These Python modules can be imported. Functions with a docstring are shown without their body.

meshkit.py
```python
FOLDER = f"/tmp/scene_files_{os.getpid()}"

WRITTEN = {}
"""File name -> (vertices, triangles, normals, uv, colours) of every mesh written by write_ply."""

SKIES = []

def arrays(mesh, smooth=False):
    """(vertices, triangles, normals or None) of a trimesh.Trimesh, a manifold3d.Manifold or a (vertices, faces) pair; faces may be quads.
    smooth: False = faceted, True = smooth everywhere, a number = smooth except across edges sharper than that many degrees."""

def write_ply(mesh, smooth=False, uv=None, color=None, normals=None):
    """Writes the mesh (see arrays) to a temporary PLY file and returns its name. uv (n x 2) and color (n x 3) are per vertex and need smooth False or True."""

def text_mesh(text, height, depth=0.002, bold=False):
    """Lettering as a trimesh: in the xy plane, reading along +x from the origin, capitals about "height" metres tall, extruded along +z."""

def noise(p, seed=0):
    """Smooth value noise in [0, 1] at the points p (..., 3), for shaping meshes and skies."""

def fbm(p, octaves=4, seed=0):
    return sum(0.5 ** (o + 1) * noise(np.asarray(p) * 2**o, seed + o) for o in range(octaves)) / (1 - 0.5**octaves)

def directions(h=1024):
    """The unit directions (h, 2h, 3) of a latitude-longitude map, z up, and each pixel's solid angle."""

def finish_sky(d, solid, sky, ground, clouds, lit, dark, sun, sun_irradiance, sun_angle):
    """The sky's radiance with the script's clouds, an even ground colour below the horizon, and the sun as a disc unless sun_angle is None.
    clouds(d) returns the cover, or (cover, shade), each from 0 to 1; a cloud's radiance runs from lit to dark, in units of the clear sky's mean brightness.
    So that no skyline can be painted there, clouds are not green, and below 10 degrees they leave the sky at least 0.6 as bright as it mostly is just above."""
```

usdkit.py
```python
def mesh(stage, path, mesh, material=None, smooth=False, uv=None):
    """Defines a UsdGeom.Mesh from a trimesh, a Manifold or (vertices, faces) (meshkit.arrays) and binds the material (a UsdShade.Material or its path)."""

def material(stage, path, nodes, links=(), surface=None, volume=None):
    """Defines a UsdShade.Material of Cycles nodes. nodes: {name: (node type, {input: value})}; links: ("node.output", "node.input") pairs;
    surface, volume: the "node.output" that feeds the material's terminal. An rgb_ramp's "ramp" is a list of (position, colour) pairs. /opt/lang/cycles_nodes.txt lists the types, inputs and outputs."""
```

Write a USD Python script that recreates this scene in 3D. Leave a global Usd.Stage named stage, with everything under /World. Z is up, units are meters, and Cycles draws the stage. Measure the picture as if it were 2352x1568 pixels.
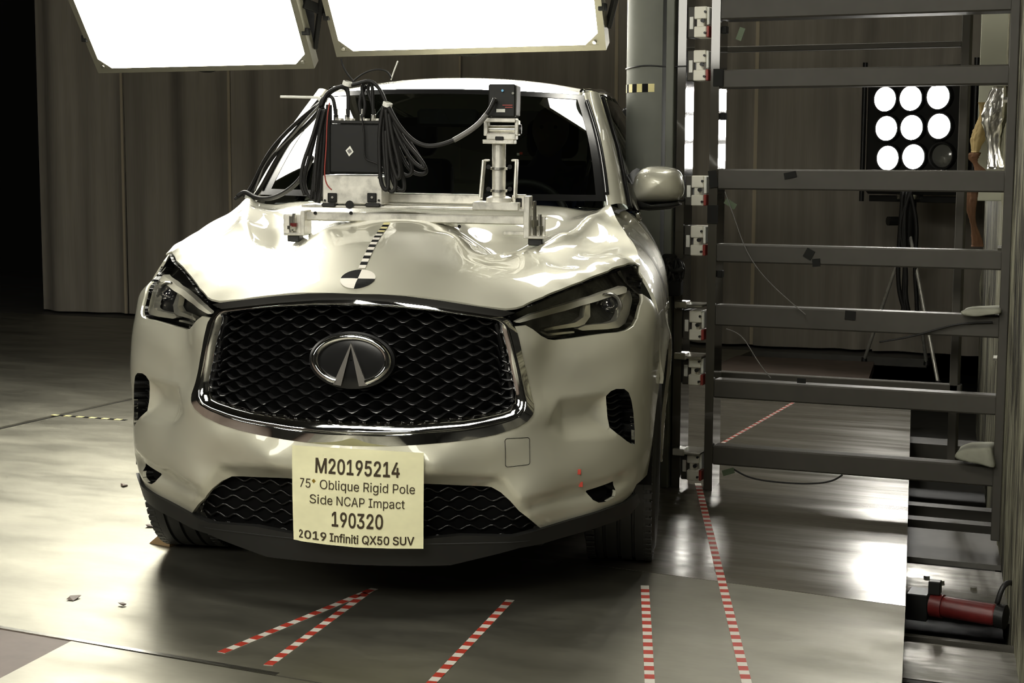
import math, random
import numpy as np, trimesh, usdkit, meshkit
from math import sin, cos, pi, radians
from pxr import Usd, UsdGeom, UsdLux, Gf, Sdf, UsdShade, Vt
from scipy.interpolate import CubicSpline, RBFInterpolator
from scipy.spatial import Delaunay, cKDTree
from shapely.geometry import Polygon, Point, LineString, box as sbox
from shapely import affinity, contains_xy

stage = Usd.Stage.CreateInMemory()
UsdGeom.SetStageUpAxis(stage, 'Z'); UsdGeom.SetStageMetersPerUnit(stage, 1.0)
UsdGeom.Xform.Define(stage, '/World'); UsdGeom.Scope.Define(stage, '/World/Looks')
rng = np.random.default_rng(7)

# ---------------------------------------------------------------- camera, lights, exposure
FPX, PITCH, ROLL, CAMH, PHI = 3651.2615, 0.113034, 0.0039625, 1.37888, 0.3996753
cp, sp, cr, sr = cos(PITCH), sin(PITCH), cos(ROLL), sin(ROLL)
_r = np.array([cos(PHI), sin(PHI), 0]); _f0 = np.array([-sin(PHI), cos(PHI), 0]); _z = np.array([0, 0, 1.0])
_fwd = cp * _f0 - sp * _z; _dn = -(sp * _f0 + cp * _z)
_right = cr * _r - sr * _dn; _down = sr * _r + cr * _dn
CAM = np.array([0, 0, CAMH])
cam = UsdGeom.Camera.Define(stage, '/World/camera')
M = np.eye(4); M[0, :3] = _right; M[1, :3] = -_down; M[2, :3] = -_fwd; M[3, :3] = CAM
cam.AddTransformOp().Set(Gf.Matrix4d(M.tolist()))
cam.CreateHorizontalApertureAttr(36.0); cam.CreateVerticalApertureAttr(24.0)
cam.CreateFocalLengthAttr(36.0 * FPX / 2352)
cam.CreateClippingRangeAttr((0.05, 200.0))
cam.CreateExposureAttr(0.35)
PANEL, LAMP, FRONT = 15.5, 75.0, 8.0        # radiance of the softboxes, the spot bank's lamps, the overhead luminaires
TINT = (1.0, 0.97, 0.86)

def ray(px, py):
    d = _right * (px - 1176) + _down * (py - 784) + _fwd * FPX
    return d
def onz(px, py, z=0.0):
    d = ray(px, py); return CAM + d * (z - CAMH) / d[2]
def onv(px, py, v):
    d = ray(px, py); return CAM + d * v / d[1]
def onplane(px, py, p0, n):
    d = ray(px, py); return CAM + d * (np.dot(np.asarray(p0) - CAM, n) / np.dot(d, n))

# ---------------------------------------------------------------- naming and prims
used = {}
def numbered(parent, name):
    k = (parent, name); n = used.get(k, 0); used[k] = n + 1
    return f'{parent}/{name}' if n == 0 else f'{parent}/{name}_{n:03d}'
MATS = {}
class Thing:
    """An Xform at the thing's base; meshes given in world coordinates become its parts."""
    def __init__(self, name, label, cat, loc=(0, 0, 0), group=None, rot=None, kind=None):
        self.path = numbered('/World', name)
        x = UsdGeom.Xform.Define(stage, self.path)
        m = np.eye(4)
        self.R = np.eye(3) if rot is None else np.asarray(rot, float)
        self.t = np.asarray(loc, float)
        m[:3, :3] = self.R.T; m[3, :3] = self.t
        x.AddTransformOp().Set(Gf.Matrix4d(m.tolist()))
        p = x.GetPrim()
        if label: p.SetCustomDataByKey('label', label)
        if cat: p.SetCustomDataByKey('category', cat)
        if group: p.SetCustomDataByKey('group', group)
        if kind: p.SetCustomDataByKey('kind', kind)
    def part(self, name, mesh, mat, smooth=False, parent=None, label=None, local=False, kind=None, uv=None):
        v, f = vf(mesh)
        if not local: v = (v - self.t) @ self.R
        path = numbered(parent or self.path, name)
        usdkit.mesh(stage, path, trimesh.Trimesh(v, f, process=False), MATS[mat], smooth=smooth, uv=uv)
        pr = stage.GetPrimAtPath(path)
        if label: pr.SetCustomDataByKey('label', label)
        if kind: pr.SetCustomDataByKey('kind', kind)
        return path
def single(name, mesh, mat, label, cat, group=None, kind=None, smooth=False):
    path = numbered('/World', name)
    v, f = vf(mesh)
    usdkit.mesh(stage, path, trimesh.Trimesh(v, f, process=False), MATS[mat], smooth=smooth)
    p = stage.GetPrimAtPath(path)
    for k, x in (('label', label), ('category', cat), ('group', group), ('kind', kind)):
        if x: p.SetCustomDataByKey(k, x)
    return path
def copy_of(path, name, loc, label, cat, group):
    q = numbered('/World', name)
    x = UsdGeom.Xform.Define(stage, q)
    x.GetPrim().GetReferences().AddInternalReference(path); x.GetPrim().SetInstanceable(True)
    x.ClearXformOpOrder()
    m = np.eye(4); m[3, :3] = loc
    x.MakeMatrixXform().Set(Gf.Matrix4d(m.tolist()))
    for k, v in (('label', label), ('category', cat), ('group', group)): x.GetPrim().SetCustomDataByKey(k, v)

# ---------------------------------------------------------------- mesh helpers
def vf(m):
    if hasattr(m, 'vertices'): return np.asarray(m.vertices, float), np.asarray(m.faces)
    if hasattr(m, 'to_mesh'):
        m = m.to_mesh(); return np.asarray(m.vert_properties[:, :3], float), np.asarray(m.tri_verts)
    v, f = np.asarray(m[0], float), np.asarray(m[1], int)
    if f.shape[1] == 4: f = np.vstack([f[:, [0, 1, 2]], f[:, [0, 2, 3]]])
    return v, f
def join(ms):
    V, F, n = [], [], 0
    for m in ms:
        v, f = vf(m); V.append(v); F.append(f + n); n += len(v)
    return np.vstack(V), np.vstack(F)
def bevbox(sx, sy, sz, b=.003):
    """A box with chamfered edges, centred."""
    import manifold3d as m3
    b = min(b, sx * .3, sy * .3, sz * .3)
    pts = []
    for x in (-1, 1):
        for y in (-1, 1):
            for z in (-1, 1):
                for k in range(3):
                    p = np.array([x * sx / 2, y * sy / 2, z * sz / 2]); q = np.array([x, y, z]) * b
                    q[k] = 0; pts.append(p - q)
    return vf(m3.Manifold.hull_points(np.array(pts)))
def bx(lo, hi, b=.003, R=None, t=None):
    lo, hi = np.minimum(lo, hi), np.maximum(lo, hi)
    v, f = bevbox(*(np.asarray(hi, float) - lo), b=b)
    return v + (np.asarray(lo, float) + hi) / 2, f
def bar(a, b, w, h, bev=.003, up=(0, 0, 1)):
    """A rectangular bar from a to b; w across, h along up."""
    a, b = np.asarray(a, float), np.asarray(b, float); d = b - a; L = np.linalg.norm(d); d /= L
    up = np.asarray(up, float); s = np.cross(d, up); s /= np.linalg.norm(s); u = np.cross(s, d)
    v, f = bevbox(L, w, h, bev)
    return (a + b) / 2 + v[:, :1] * d + v[:, 1:2] * s + v[:, 2:] * u, f[:, ::-1] if np.linalg.det(np.stack([d, s, u])) < 0 else f
def cyl(a, b, r, n=24, r2=None):
    a, b = np.asarray(a, float), np.asarray(b, float); d = b - a; L = np.linalg.norm(d); d /= L
    r2 = r if r2 is None else r2
    s = np.cross(d, [0, 0, 1.0] if abs(d[2]) < .9 else [1.0, 0, 0]); s /= np.linalg.norm(s); u = np.cross(d, s)
    g = np.linspace(0, 2 * pi, n, endpoint=False)
    c = np.cos(g)[:, None] * s + np.sin(g)[:, None] * u
    v = np.vstack([a + c * r, b + c * r2, [a], [b]])
    i = np.arange(n); j = (i + 1) % n
    f = np.vstack([np.stack([i, j, j + n], 1), np.stack([i, j + n, i + n], 1), np.stack([j, i, 0 * i + 2 * n], 1), np.stack([i + n, j + n, 0 * i + 2 * n + 1], 1)])
    return v, f
def smoothline(p, n=None, closed=False):
    p = np.asarray(p, float)
    if closed: p = np.vstack([p, p[:1]])
    d = np.r_[0, np.cumsum(np.linalg.norm(np.diff(p, axis=0), axis=1) ** .6)]
    if len(p) == 2: c = lambda t: p[0] + (p[1] - p[0]) * (t[:, None] / d[-1])
    else: c = CubicSpline(d, p, bc_type='periodic' if closed else 'natural')
    n = n or 6 * len(p)
    t = np.linspace(0, d[-1], n + closed)
    return c(t[:n])
def tube(p, r, sides=8, closed=False, n=None, smooth=True):
    p = smoothline(p, n, closed) if smooth else np.asarray(p, float)
    t = np.roll(p, -1, 0) - np.roll(p, 1, 0) if closed else np.gradient(p, axis=0)
    t /= np.linalg.norm(t, axis=1, keepdims=True) + 1e-12
    a = np.cross(t[0], [0.3, 0.2, 1.0]); a /= np.linalg.norm(a); A = []
    for k in range(len(p)):
        a = a - t[k] * np.dot(a, t[k]); a /= np.linalg.norm(a); A.append(a)
    A = np.array(A); B = np.cross(t, A)
    g = np.linspace(0, 2 * pi, sides, endpoint=False)
    rr = np.broadcast_to(np.asarray(r, float), (len(p),))
    v = (p[:, None] + rr[:, None, None] * (np.cos(g)[None, :, None] * A[:, None] + np.sin(g)[None, :, None] * B[:, None])).reshape(-1, 3)
    N = len(p); f = []
    for i in range(N if closed else N - 1):
        for j in range(sides):
            q = [i * sides + j, i * sides + (j + 1) % sides, ((i + 1) % N) * sides + (j + 1) % sides, ((i + 1) % N) * sides + j]
            f += [[q[0], q[1], q[2]], [q[0], q[2], q[3]]]
    if not closed:
        for j in range(1, sides - 1):
            f += [[0, j + 1, j], [(N - 1) * sides, (N - 1) * sides + j, (N - 1) * sides + j + 1]]
    return v, np.array(f)
def extrude(poly, h, origin, ex, ey):
    """A shapely polygon extruded by h along ex x ey, placed at origin."""
    m = trimesh.creation.extrude_polygon(poly, h)
    ex, ey = np.asarray(ex, float), np.asarray(ey, float); ez = np.cross(ex, ey)
    v = np.asarray(m.vertices); return np.asarray(origin) + v[:, :1] * ex + v[:, 1:2] * ey + v[:, 2:] * ez, np.asarray(m.faces)
def lathe(profile, c, ax, n=48):
    """profile: (radius, along) pairs around the axis ax through c."""
    ax = np.asarray(ax, float); ax = ax / np.linalg.norm(ax)
    s = np.cross(ax, [0, 0, 1.0] if abs(ax[2]) < .9 else [1.0, 0, 0]); s /= np.linalg.norm(s); u = np.cross(ax, s)
    g = np.linspace(0, 2 * pi, n, endpoint=False); c = np.asarray(c, float)
    v = np.vstack([c + ax * a + r * (np.cos(g)[:, None] * s + np.sin(g)[:, None] * u) for r, a in profile])
    f = []
    for k in range(len(profile) - 1):
        i = np.arange(n); j = (i + 1) % n; a, b = k * n, (k + 1) * n
        f += [np.stack([a + i, a + j, b + j], 1), np.stack([a + i, b + j, b + i], 1)]
    return v, np.vstack(f)
def gridmesh(P):
    P = np.asarray(P, float); m, n = P.shape[:2]
    i, j = np.meshgrid(np.arange(m - 1), np.arange(n - 1), indexing='ij')
    q = np.stack([i * n + j, i * n + j + 1, (i + 1) * n + j + 1, (i + 1) * n + j], -1).reshape(-1, 4)
    return P.reshape(-1, 3), np.vstack([q[:, [0, 1, 2]], q[:, [0, 2, 3]]])
def densify(p, h, closed=True):
    p = np.asarray(p, float); q = np.vstack([p, p[:1]]) if closed else p
    out = []
    for a, b in zip(q[:-1], q[1:]):
        n = max(1, int(np.ceil(np.linalg.norm(b - a) / h)))
        out += [a + (b - a) * k / n for k in range(n)]
    if not closed: out.append(q[-1])
    return np.array(out)
def patch(poly, surf, h=.012, thick=0.0, inward=None, mirror=False):
    """Triangulates a 2-D polygon (holes allowed) and maps it by surf((n,2)) -> (n,3). thick: a shell of that thickness, pushed along inward(xyz)."""
    if poly.geom_type != 'Polygon': poly = max(poly.geoms, key=lambda g: g.area)
    rings = [densify(np.array(r.coords)[:-1], h) for r in (poly.exterior, *poly.interiors)]
    x0, y0, x1, y1 = poly.bounds
    gx, gy = np.meshgrid(np.arange(x0, x1, h), np.arange(y0, y1, h * .9)); gx[1::2] += h / 2
    g = np.stack([gx.ravel(), gy.ravel()], 1)
    inner = poly.buffer(-h * .55)
    g = g[contains_xy(inner, g[:, 0], g[:, 1])] if not inner.is_empty else g[:0]
    pts = np.vstack(rings + [g])
    tri = Delaunay(pts + 1e-7 * np.random.default_rng(1).standard_normal(pts.shape)).simplices
    c = pts[tri].mean(1); tri = tri[contains_xy(poly, c[:, 0], c[:, 1])]
    a, b, cc = pts[tri[:, 0]], pts[tri[:, 1]], pts[tri[:, 2]]
    ar = (b[:, 0] - a[:, 0]) * (cc[:, 1] - a[:, 1]) - (b[:, 1] - a[:, 1]) * (cc[:, 0] - a[:, 0])
    tri = np.where(ar[:, None] < 0, tri[:, [0, 2, 1]], tri); tri = tri[abs(ar) > 1e-9]
    V = surf(pts)
    if thick:
        n = len(V); W = V + inward(V) * thick
        e = np.vstack([tri[:, [0, 1]], tri[:, [1, 2]], tri[:, [2, 0]]])
        key = {tuple(x) for x in e.tolist()}
        bd = np.array([x for x in key if (x[1], x[0]) not in key])
        side = np.vstack([np.stack([bd[:, 1], bd[:, 0], bd[:, 0] + n], 1), np.stack([bd[:, 1], bd[:, 0] + n, bd[:, 1] + n], 1)])
        V = np.vstack([V, W]); tri = np.vstack([tri, tri[:, ::-1] + n, side])
    if mirror:
        V = V * np.array([-1, 1, 1]); tri = tri[:, ::-1]
    return V, tri
def weld(m):
    t = trimesh.Trimesh(*vf(m), process=True); return np.asarray(t.vertices), np.asarray(t.faces)
def mirrored(m):
    v, f = vf(m); return v * np.array([-1, 1, 1]), f[:, ::-1]

# ---------------------------------------------------------------- materials
def mat(name, color, rough=.5, metal=0., coat=0., spec=.5, noise=None, bump=None, var=None, emit=None, coat_rough=.03, aniso=0., rough_var=None):
    """noise: (scale, amount, detail) darkens and lightens the colour; bump: (scale, strength); scale may be a 3-tuple (stretched)."""
    n = {'p': ('principled_bsdf', dict(base_color=color, roughness=rough, metallic=metal, coat_weight=coat, coat_roughness=coat_rough, specular_ior_level=spec, anisotropic=aniso))}
    L = []
    def coords(tag, sc):
        n['g' + tag] = ('geometry', {}); n['m' + tag] = ('mapping', {'mapping_type': 'point', 'scale': sc if np.ndim(sc) else (sc, sc, sc)})
        L.append((f'g{tag}.position', f'm{tag}.vector'))
    if noise:
        sc, am, det = noise
        coords('a', sc); n['na'] = ('noise_texture', {'scale': 1.0, 'detail': float(det), 'roughness': .6}); L.append(('ma.vector', 'na.vector'))
        c = np.array(color)
        n['ra'] = ('rgb_ramp', {'ramp': [(.25, tuple(c * (1 - am))), (.5, tuple(c)), (.75, tuple(np.minimum(c * (1 + am), 1)))]})
        L += [('na.fac', 'ra.fac'), ('ra.color', 'p.base_color')]
    if rough_var:
        sc, lo, hi = rough_var
        coords('r', sc); n['nr'] = ('noise_texture', {'scale': 1.0, 'detail': 5.0, 'roughness': .6}); n['rr'] = ('map_range', {'from_min': .3, 'from_max': .7, 'to_min': lo, 'to_max': hi, 'clamp': True})
        L += [('mr.vector', 'nr.vector'), ('nr.fac', 'rr.value'), ('rr.result', 'p.roughness')]
    if bump:
        sc, st = bump
        coords('b', sc); n['nb'] = ('noise_texture', {'scale': 1.0, 'detail': 4.0}); n['bb'] = ('bump', {'strength': st, 'distance': .01})
        L += [('mb.vector', 'nb.vector'), ('nb.fac', 'bb.height'), ('bb.normal', 'p.normal')]
    if emit:
        n['p'][1].update(emission_color=emit[0], emission_strength=emit[1])
    MATS[name] = usdkit.material(stage, f'/World/Looks/{name}', n, L, surface='p.BSDF')
def emitter(name, color, strength):
    MATS[name] = usdkit.material(stage, f'/World/Looks/{name}', {'e': ('emission', {'color': color, 'strength': strength})}, surface='e.emission')
def pane(name, tint, ior=1.5, rough=.0, gloss=(1, 1, 1)):
    MATS[name] = usdkit.material(stage, f'/World/Looks/{name}', {'f': ('fresnel', {'IOR': ior}), 't': ('transparent_bsdf', {'color': tint}), 'g': ('glossy_bsdf', {'color': gloss, 'roughness': rough}), 'm': ('mix_closure', {})},
                                 [('f.fac', 'm.fac'), ('t.BSDF', 'm.closure1'), ('g.BSDF', 'm.closure2')], surface='m.closure')
emitter('softbox_light', TINT, PANEL)
emitter('front_light', TINT, FRONT)
emitter('spot_light', (1, .97, .9), LAMP)
mat('floor_paint', (.33, .318, .262), .5, metal=.90, noise=((1.5, 3., 1.), .22, 8), rough_var=((2., 5., 1.), .40, .58), bump=((3., 14., 1.), .04), spec=1.)
mat('floor_plate', (.20, .185, .15), .3, metal=.35, noise=((1.2, 16., 1.), .10, 8), rough_var=((1., 9., 1.), .17, .30), bump=((1., 40., 1.), .012), spec=.8)
mat('floor_brown', (.14, .105, .085), .6, noise=(6., .2, 6))
mat('floor_dark', (.10, .095, .085), .6, noise=(3., .3, 6))
mat('trench_dark', (.035, .034, .03), .6, noise=(5., .3, 6))
mat('black_void', (.012, .012, .011), .9)
mat('wall_dark', (.05, .048, .042), .9, noise=(1., .2, 4))
MATS['concrete'] = usdkit.material(stage, '/World/Looks/concrete', {'g': ('geometry', {}), 'm': ('mapping', {'scale': (16., 16., 3.2)}), 'n': ('noise_texture', {'scale': 1., 'detail': 9., 'roughness': .65}),
    'm2': ('mapping', {'scale': (3., 3., 1.2)}), 'n2': ('noise_texture', {'scale': 1., 'detail': 6.}), 'r': ('rgb_ramp', {'ramp': [(.42, (.015, .013, .008)), (.475, (.075, .068, .043)), (.52, (.21, .20, .135)), (.60, (.33, .32, .23))]}),
    'mx': ('mix_float', {'fac': .35}), 'b': ('bump', {'strength': .7, 'distance': .02}), 'p': ('principled_bsdf', {'roughness': .85})},
    [('g.position', 'm.vector'), ('m.vector', 'n.vector'), ('g.position', 'm2.vector'), ('m2.vector', 'n2.vector'), ('n.fac', 'mx.a'), ('n2.fac', 'mx.b'), ('mx.result', 'r.fac'), ('r.color', 'p.base_color'), ('n.fac', 'b.height'), ('b.normal', 'p.normal')], surface='p.BSDF')
mat('curtain_cloth', (.30, .27, .225), .9, noise=((14., 14., .7), .18, 6))
mat('curtain_hem', (.50, .43, .31), .85)
mat('frame_paint', (.056, .052, .043), .55, noise=(9., .12, 6), bump=(60., .02), spec=.35)
mat('frame_gloss', (.056, .052, .043), .07, spec=.7)
mat('pole_paint', (.15, .156, .132), .6, noise=(5., .1, 6), spec=.25)
mat('frame_dull', (.075, .07, .06), .8, spec=.2)
mat('panel_paint', (.36, .36, .28), .7)
mat('bag_cloth', (.30, .30, .24), .8, noise=(12., .15, 4))
mat('aluminium', (.74, .72, .65), .4, metal=.6, noise=((20., 20., 20.), .22, 6), rough_var=(18., .25, .5))
mat('box_frame_metal', (.22, .21, .165), .5, metal=.3)
mat('steel_bright', (.60, .59, .54), .28, metal=1., noise=(30., .15, 4))
mat('steel_worn', (.30, .29, .26), .4, metal=.9, noise=((4., 26., 3.), .35, 6), rough_var=((5., 14., 3.), .28, .6), bump=(20., .08))
mat('cell_paint', (.78, .76, .66), .45, spec=.5)
mat('label_white', (.80, .80, .74), .6)
mat('red_plastic', (.30, .05, .04), .4)
mat('red_metal', (.11, .012, .011), .4, noise=(20., .3, 5))
mat('black_rubber', (.012, .012, .012), .45)
mat('black_satin', (.011, .011, .0105), .4, spec=.3)
mat('black_matt', (.014, .014, .013), .8, spec=.2)
mat('cable_black', (.011, .0105, .010), .55, spec=.35)
mat('cable_grey', (.16, .155, .145), .5)
mat('tape_red', (.50, .05, .03), .5)
mat('tape_white', (.78, .74, .66), .5)
mat('tape_yellow', (.74, .66, .30), .5)
mat('tape_black', (.008, .008, .008), .8, spec=.1)
mat('foil', (.85, .83, .76), .22, metal=1., bump=((6., 6., 2.), .9))
mat('cloth_yellow', (.46, .34, .15), .8, noise=((8., 8., 2.), .3, 5))
mat('cloth_orange', (.13, .06, .025), .8, noise=(10., .4, 5))
mat('wood', (.30, .20, .10), .7, noise=((3., 30., 3.), .3, 6))
mat('lens_off', (.10, .10, .09), .15, coat=1.)
mat('green_print', (.08, .11, .06), .6)
# ---------------------------------------------------------------- the hall
def struct(name, mesh, m, label=None):
    return single(name, mesh, m, label, None, kind='structure')
def slab(pts, z0, z1, b=0):
    return extrude(Polygon(pts), z1 - z0, (0, 0, z0), (1, 0, 0), (0, 1, 0))
EA, ED = np.array([-.635, 4.195]), np.array([-.1512, .9885])          # the plate's long edge beside the trench, and its direction
def edge_u(v): return EA[0] + ED[0] / ED[1] * (v - EA[1])
W0, WD = np.array([-.478, 5.347]), np.array([-.139, .9903])           # base of the weathered concrete wall
def wall_u(v): return W0[0] + WD[0] / WD[1] * (v - W0[1])
G = .004
floor = Thing('floor', None, None, kind='structure')
def fl(name, pts, m, z=0.0, label=None):
    floor.part(name, slab(pts, z - .06, z), m, label=label)
fl('floor_slab', [(-14, 4.0 - .235), (-5.6 - G, 3.93 - .22), (-5.6 - G, 9.4), (-5.6 - G, 11.4), (-14, 11.4)], 'floor_paint')
fl('floor_slab', [(-5.56, 3.735), (-1.78, 3.56 + G), (edge_u(3.5), 3.45 + G), (edge_u(4.945), 4.945), (-1.78, 5.03), (-2.896, 5.03), (-2.896, 11.4), (-5.56, 11.4)], 'floor_paint')
fl('steel_floor_plate', [(-2.892, 5.034), (-1.776, 5.034), (edge_u(4.95), 4.95), (edge_u(8.97), 8.97), (-2.892, 8.97)], 'floor_plate')
fl('floor_board', [(-2.89, 10.0), (-1.80, 10.05), (-1.93, 10.99), (-2.89, 10.95)], 'floor_brown', .012)
fl('steel_floor_plate', [(-2.892, 8.974), (edge_u(8.974), 8.974), (edge_u(9.99) , 9.99), (-2.892, 9.99)], 'floor_plate')
fl('floor_slab', [(-2.74, 3.60), (-2.9, 3.61), (-2.15, -3), (edge_u(3.5), -3), (edge_u(3.5), 3.45 - G), (-1.78, 3.56 - G)], 'floor_paint')
fl('floor_slab', [(-14, 3.99 - .235), (-5.6, 3.70), (-2.79 , 3.62), (-2.62, 2.4), (-1.9, -3), (-14, -3)], 'floor_brown', -.002, label='dark brown painted floor slab')
fl('floor_joint', [(-14, 3.99 - .24), (-5.6, 3.69), (-1.78, 3.555), (edge_u(3.5), 3.445), (edge_u(3.5), 3.49), (-1.78, 3.60), (-5.6, 3.76), (-14, 3.99 - .2)], 'black_satin', -.006)
fl('steel_edge_strip', [(-5.56, 3.735), (-2.2, 3.582), (-2.2, 3.60), (-5.56, 3.753)], 'steel_bright', .0015)
fl('floor_joint', [(-5.62, 3.7), (-5.54, 3.7), (-5.54, 11.4), (-5.62, 11.4)], 'black_satin', -.007)
fl('steel_edge_strip', [(-5.56, 5.2), (-5.545, 5.2), (-5.545, 6.9), (-5.56, 6.9)], 'steel_bright', .0015)
fl('subfloor', [(-14, -3), (3, -3), (3, 16), (-14, 16)], 'trench_dark', -.30)
fl('dark_floor', [(-14, 11.404), (edge_u(11.4) + .1, 11.404), (edge_u(11.4) + .1, 16), (-14, 16)], 'floor_dark', -.001)
# what lies in the trench beside the plate
tr = Thing('trench_frame', 'steel cross plates and channels in the trench between floor plate and weathered wall', 'frame', (-.8, 5.5, -.3))
def trbox(name, va, vb, z0, z1, m):
    pa = [(edge_u(va) - .02, va), (wall_u(va) + .02, va), (wall_u(vb) + .02, vb), (edge_u(vb) - .02, vb)]
    tr.part(name, slab(pa, z0, z1), m)
trbox('cross_plate', 4.70, 5.08, -.17, -.15, 'steel_worn')
trbox('cross_plate', 5.48, 6.10, -.17, -.15, 'steel_worn')
trbox('concrete_sill', 3.9, 4.60, -.2, -.15, 'floor_paint')
trbox('dark_plate', 6.20, 6.72, -.17, -.15, 'floor_dark')
trbox('channel_beam', 6.78, 6.86, -.2, -.13, 'frame_paint')
trbox('channel_beam', 7.02, 7.10, -.2, -.12, 'frame_paint')
trbox('cross_plate', 7.9, 8.25, -.17, -.15, 'floor_dark')
trbox('channel_beam', 8.5, 8.7, -.2, -.10, 'frame_paint')
trbox('channel_beam', 4.63, 4.66, -.24, -.14, 'frame_paint')
trbox('channel_beam', 5.10, 5.13, -.24, -.14, 'frame_paint')
def bolts(th, pts, r=.012, h=.01, n=(0, 0, 1), m='steel_bright', name='bolt'):
    n = np.asarray(n, float)
    for p in pts: th.part(name, cyl(p, np.asarray(p) + n * h, r, 6), m)
bolts(tr, [(edge_u(5.8) + a, 5.9 - b, -.15) for a, b in ((.06, 0), (.12, .05), (.24, .1), (.3, .3))])

jack = Thing('hydraulic_cylinder', 'red hydraulic cylinder lying in the trench on the steel cross plates', 'cylinder', onz(2165, 1375, -.12))
a, b = onz(2100, 1382, -.10), onz(2222, 1402, -.10)
d = (b - a) / np.linalg.norm(b - a)
jack.part('barrel', lathe([(0, .1), (.034, .1), (.036, .11), (.036, .27), (.03, .28), (0, .28)], a, d, 20), 'red_metal', 40)
jack.part('gland', lathe([(0, .06), (.04, .06), (.04, .10), (0, .10)], a, d, 20), 'red_metal', 40)
jack.part('end_cap', lathe([(0, .28), (.04, .28), (.04, .31), (0, .31)], a, d, 20), 'black_satin', 40)
jack.part('rod', cyl(a + d * -.02, a + d * .06, .02, 14), 'steel_bright', 40)
jack.part('bracket', bx(a + [-.02, -.05, -.05], a + [.05, .05, .04]), 'black_satin')
jack.part('hose', tube([a + d * .28 + [0, 0, .04], a + d * .3 + [0, .02, .10], a + d * .33 + [0, .1, .08], a + d * .34 + [0, .15, -.03]], .009), 'black_rubber', True)
jack.part('valve', bx(a + d * .07 + [-.02, -.02, .04], a + d * .07 + [.02, .02, .085]), 'black_satin')

# far walls and ceiling (dark)
struct('wall_back', bx((-16, 15.6, -.3), (4, 15.9, 8)), 'black_void')
struct('wall_left', bx((-14.3, -3, -.3), (-14, 16, 8)), 'wall_dark')
struct('wall_front', bx((-16, -3.3, -.3), (4, -3, 8)), 'wall_dark')
struct('ceiling', bx((-16, -3.3, 8), (4, 16, 8.2)), 'wall_dark')
struct('wall_side', bx((3.4, -3, -.3), (3.7, 16, 8)), 'wall_dark')

# weathered concrete wall that carries the frame

far = onplane(2243, 840, (W0[0], W0[1], 0), np.array([WD[1], -WD[0], 0]))
vf1 = far[1]
wallpts = [(wall_u(4.3), 4.3), (wall_u(4.3) + .6, 4.3), (wall_u(vf1) + .6, vf1), (wall_u(vf1), vf1)]
wv, wf = vf(slab(wallpts, -.3, 4.2))
wr = Thing('wall_right', None, None, kind='structure')
S_ = []
nv = 150
vv = np.linspace(4.3, vf1, nv); zz = np.linspace(-.3, 4.0, 110)
Z, Vv = np.meshgrid(zz, vv)
nrm = np.array([-WD[1], WD[0], 0])
P = np.stack([wall_u(Vv), Vv, Z], -1)
P0 = P * np.array([6., 6., .9])
nz_ = meshkit.fbm(P0.reshape(-1, 3)).reshape(Z.shape)
chip = np.clip((meshkit.fbm((P * np.array([9, 9, 1.6]) + 40).reshape(-1, 3)).reshape(Z.shape) - .12) * 6, 0, 1)
P = P + nrm * (.010 * nz_ - .016 * chip)[..., None]
wr.part('wall_face', gridmesh(P), 'concrete', 50)
wr.part('wall_core', slab([(x + .02, y - (.01 if y > 3 else 0)) for x, y in wallpts], -.3, 4.0), 'concrete')

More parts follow.
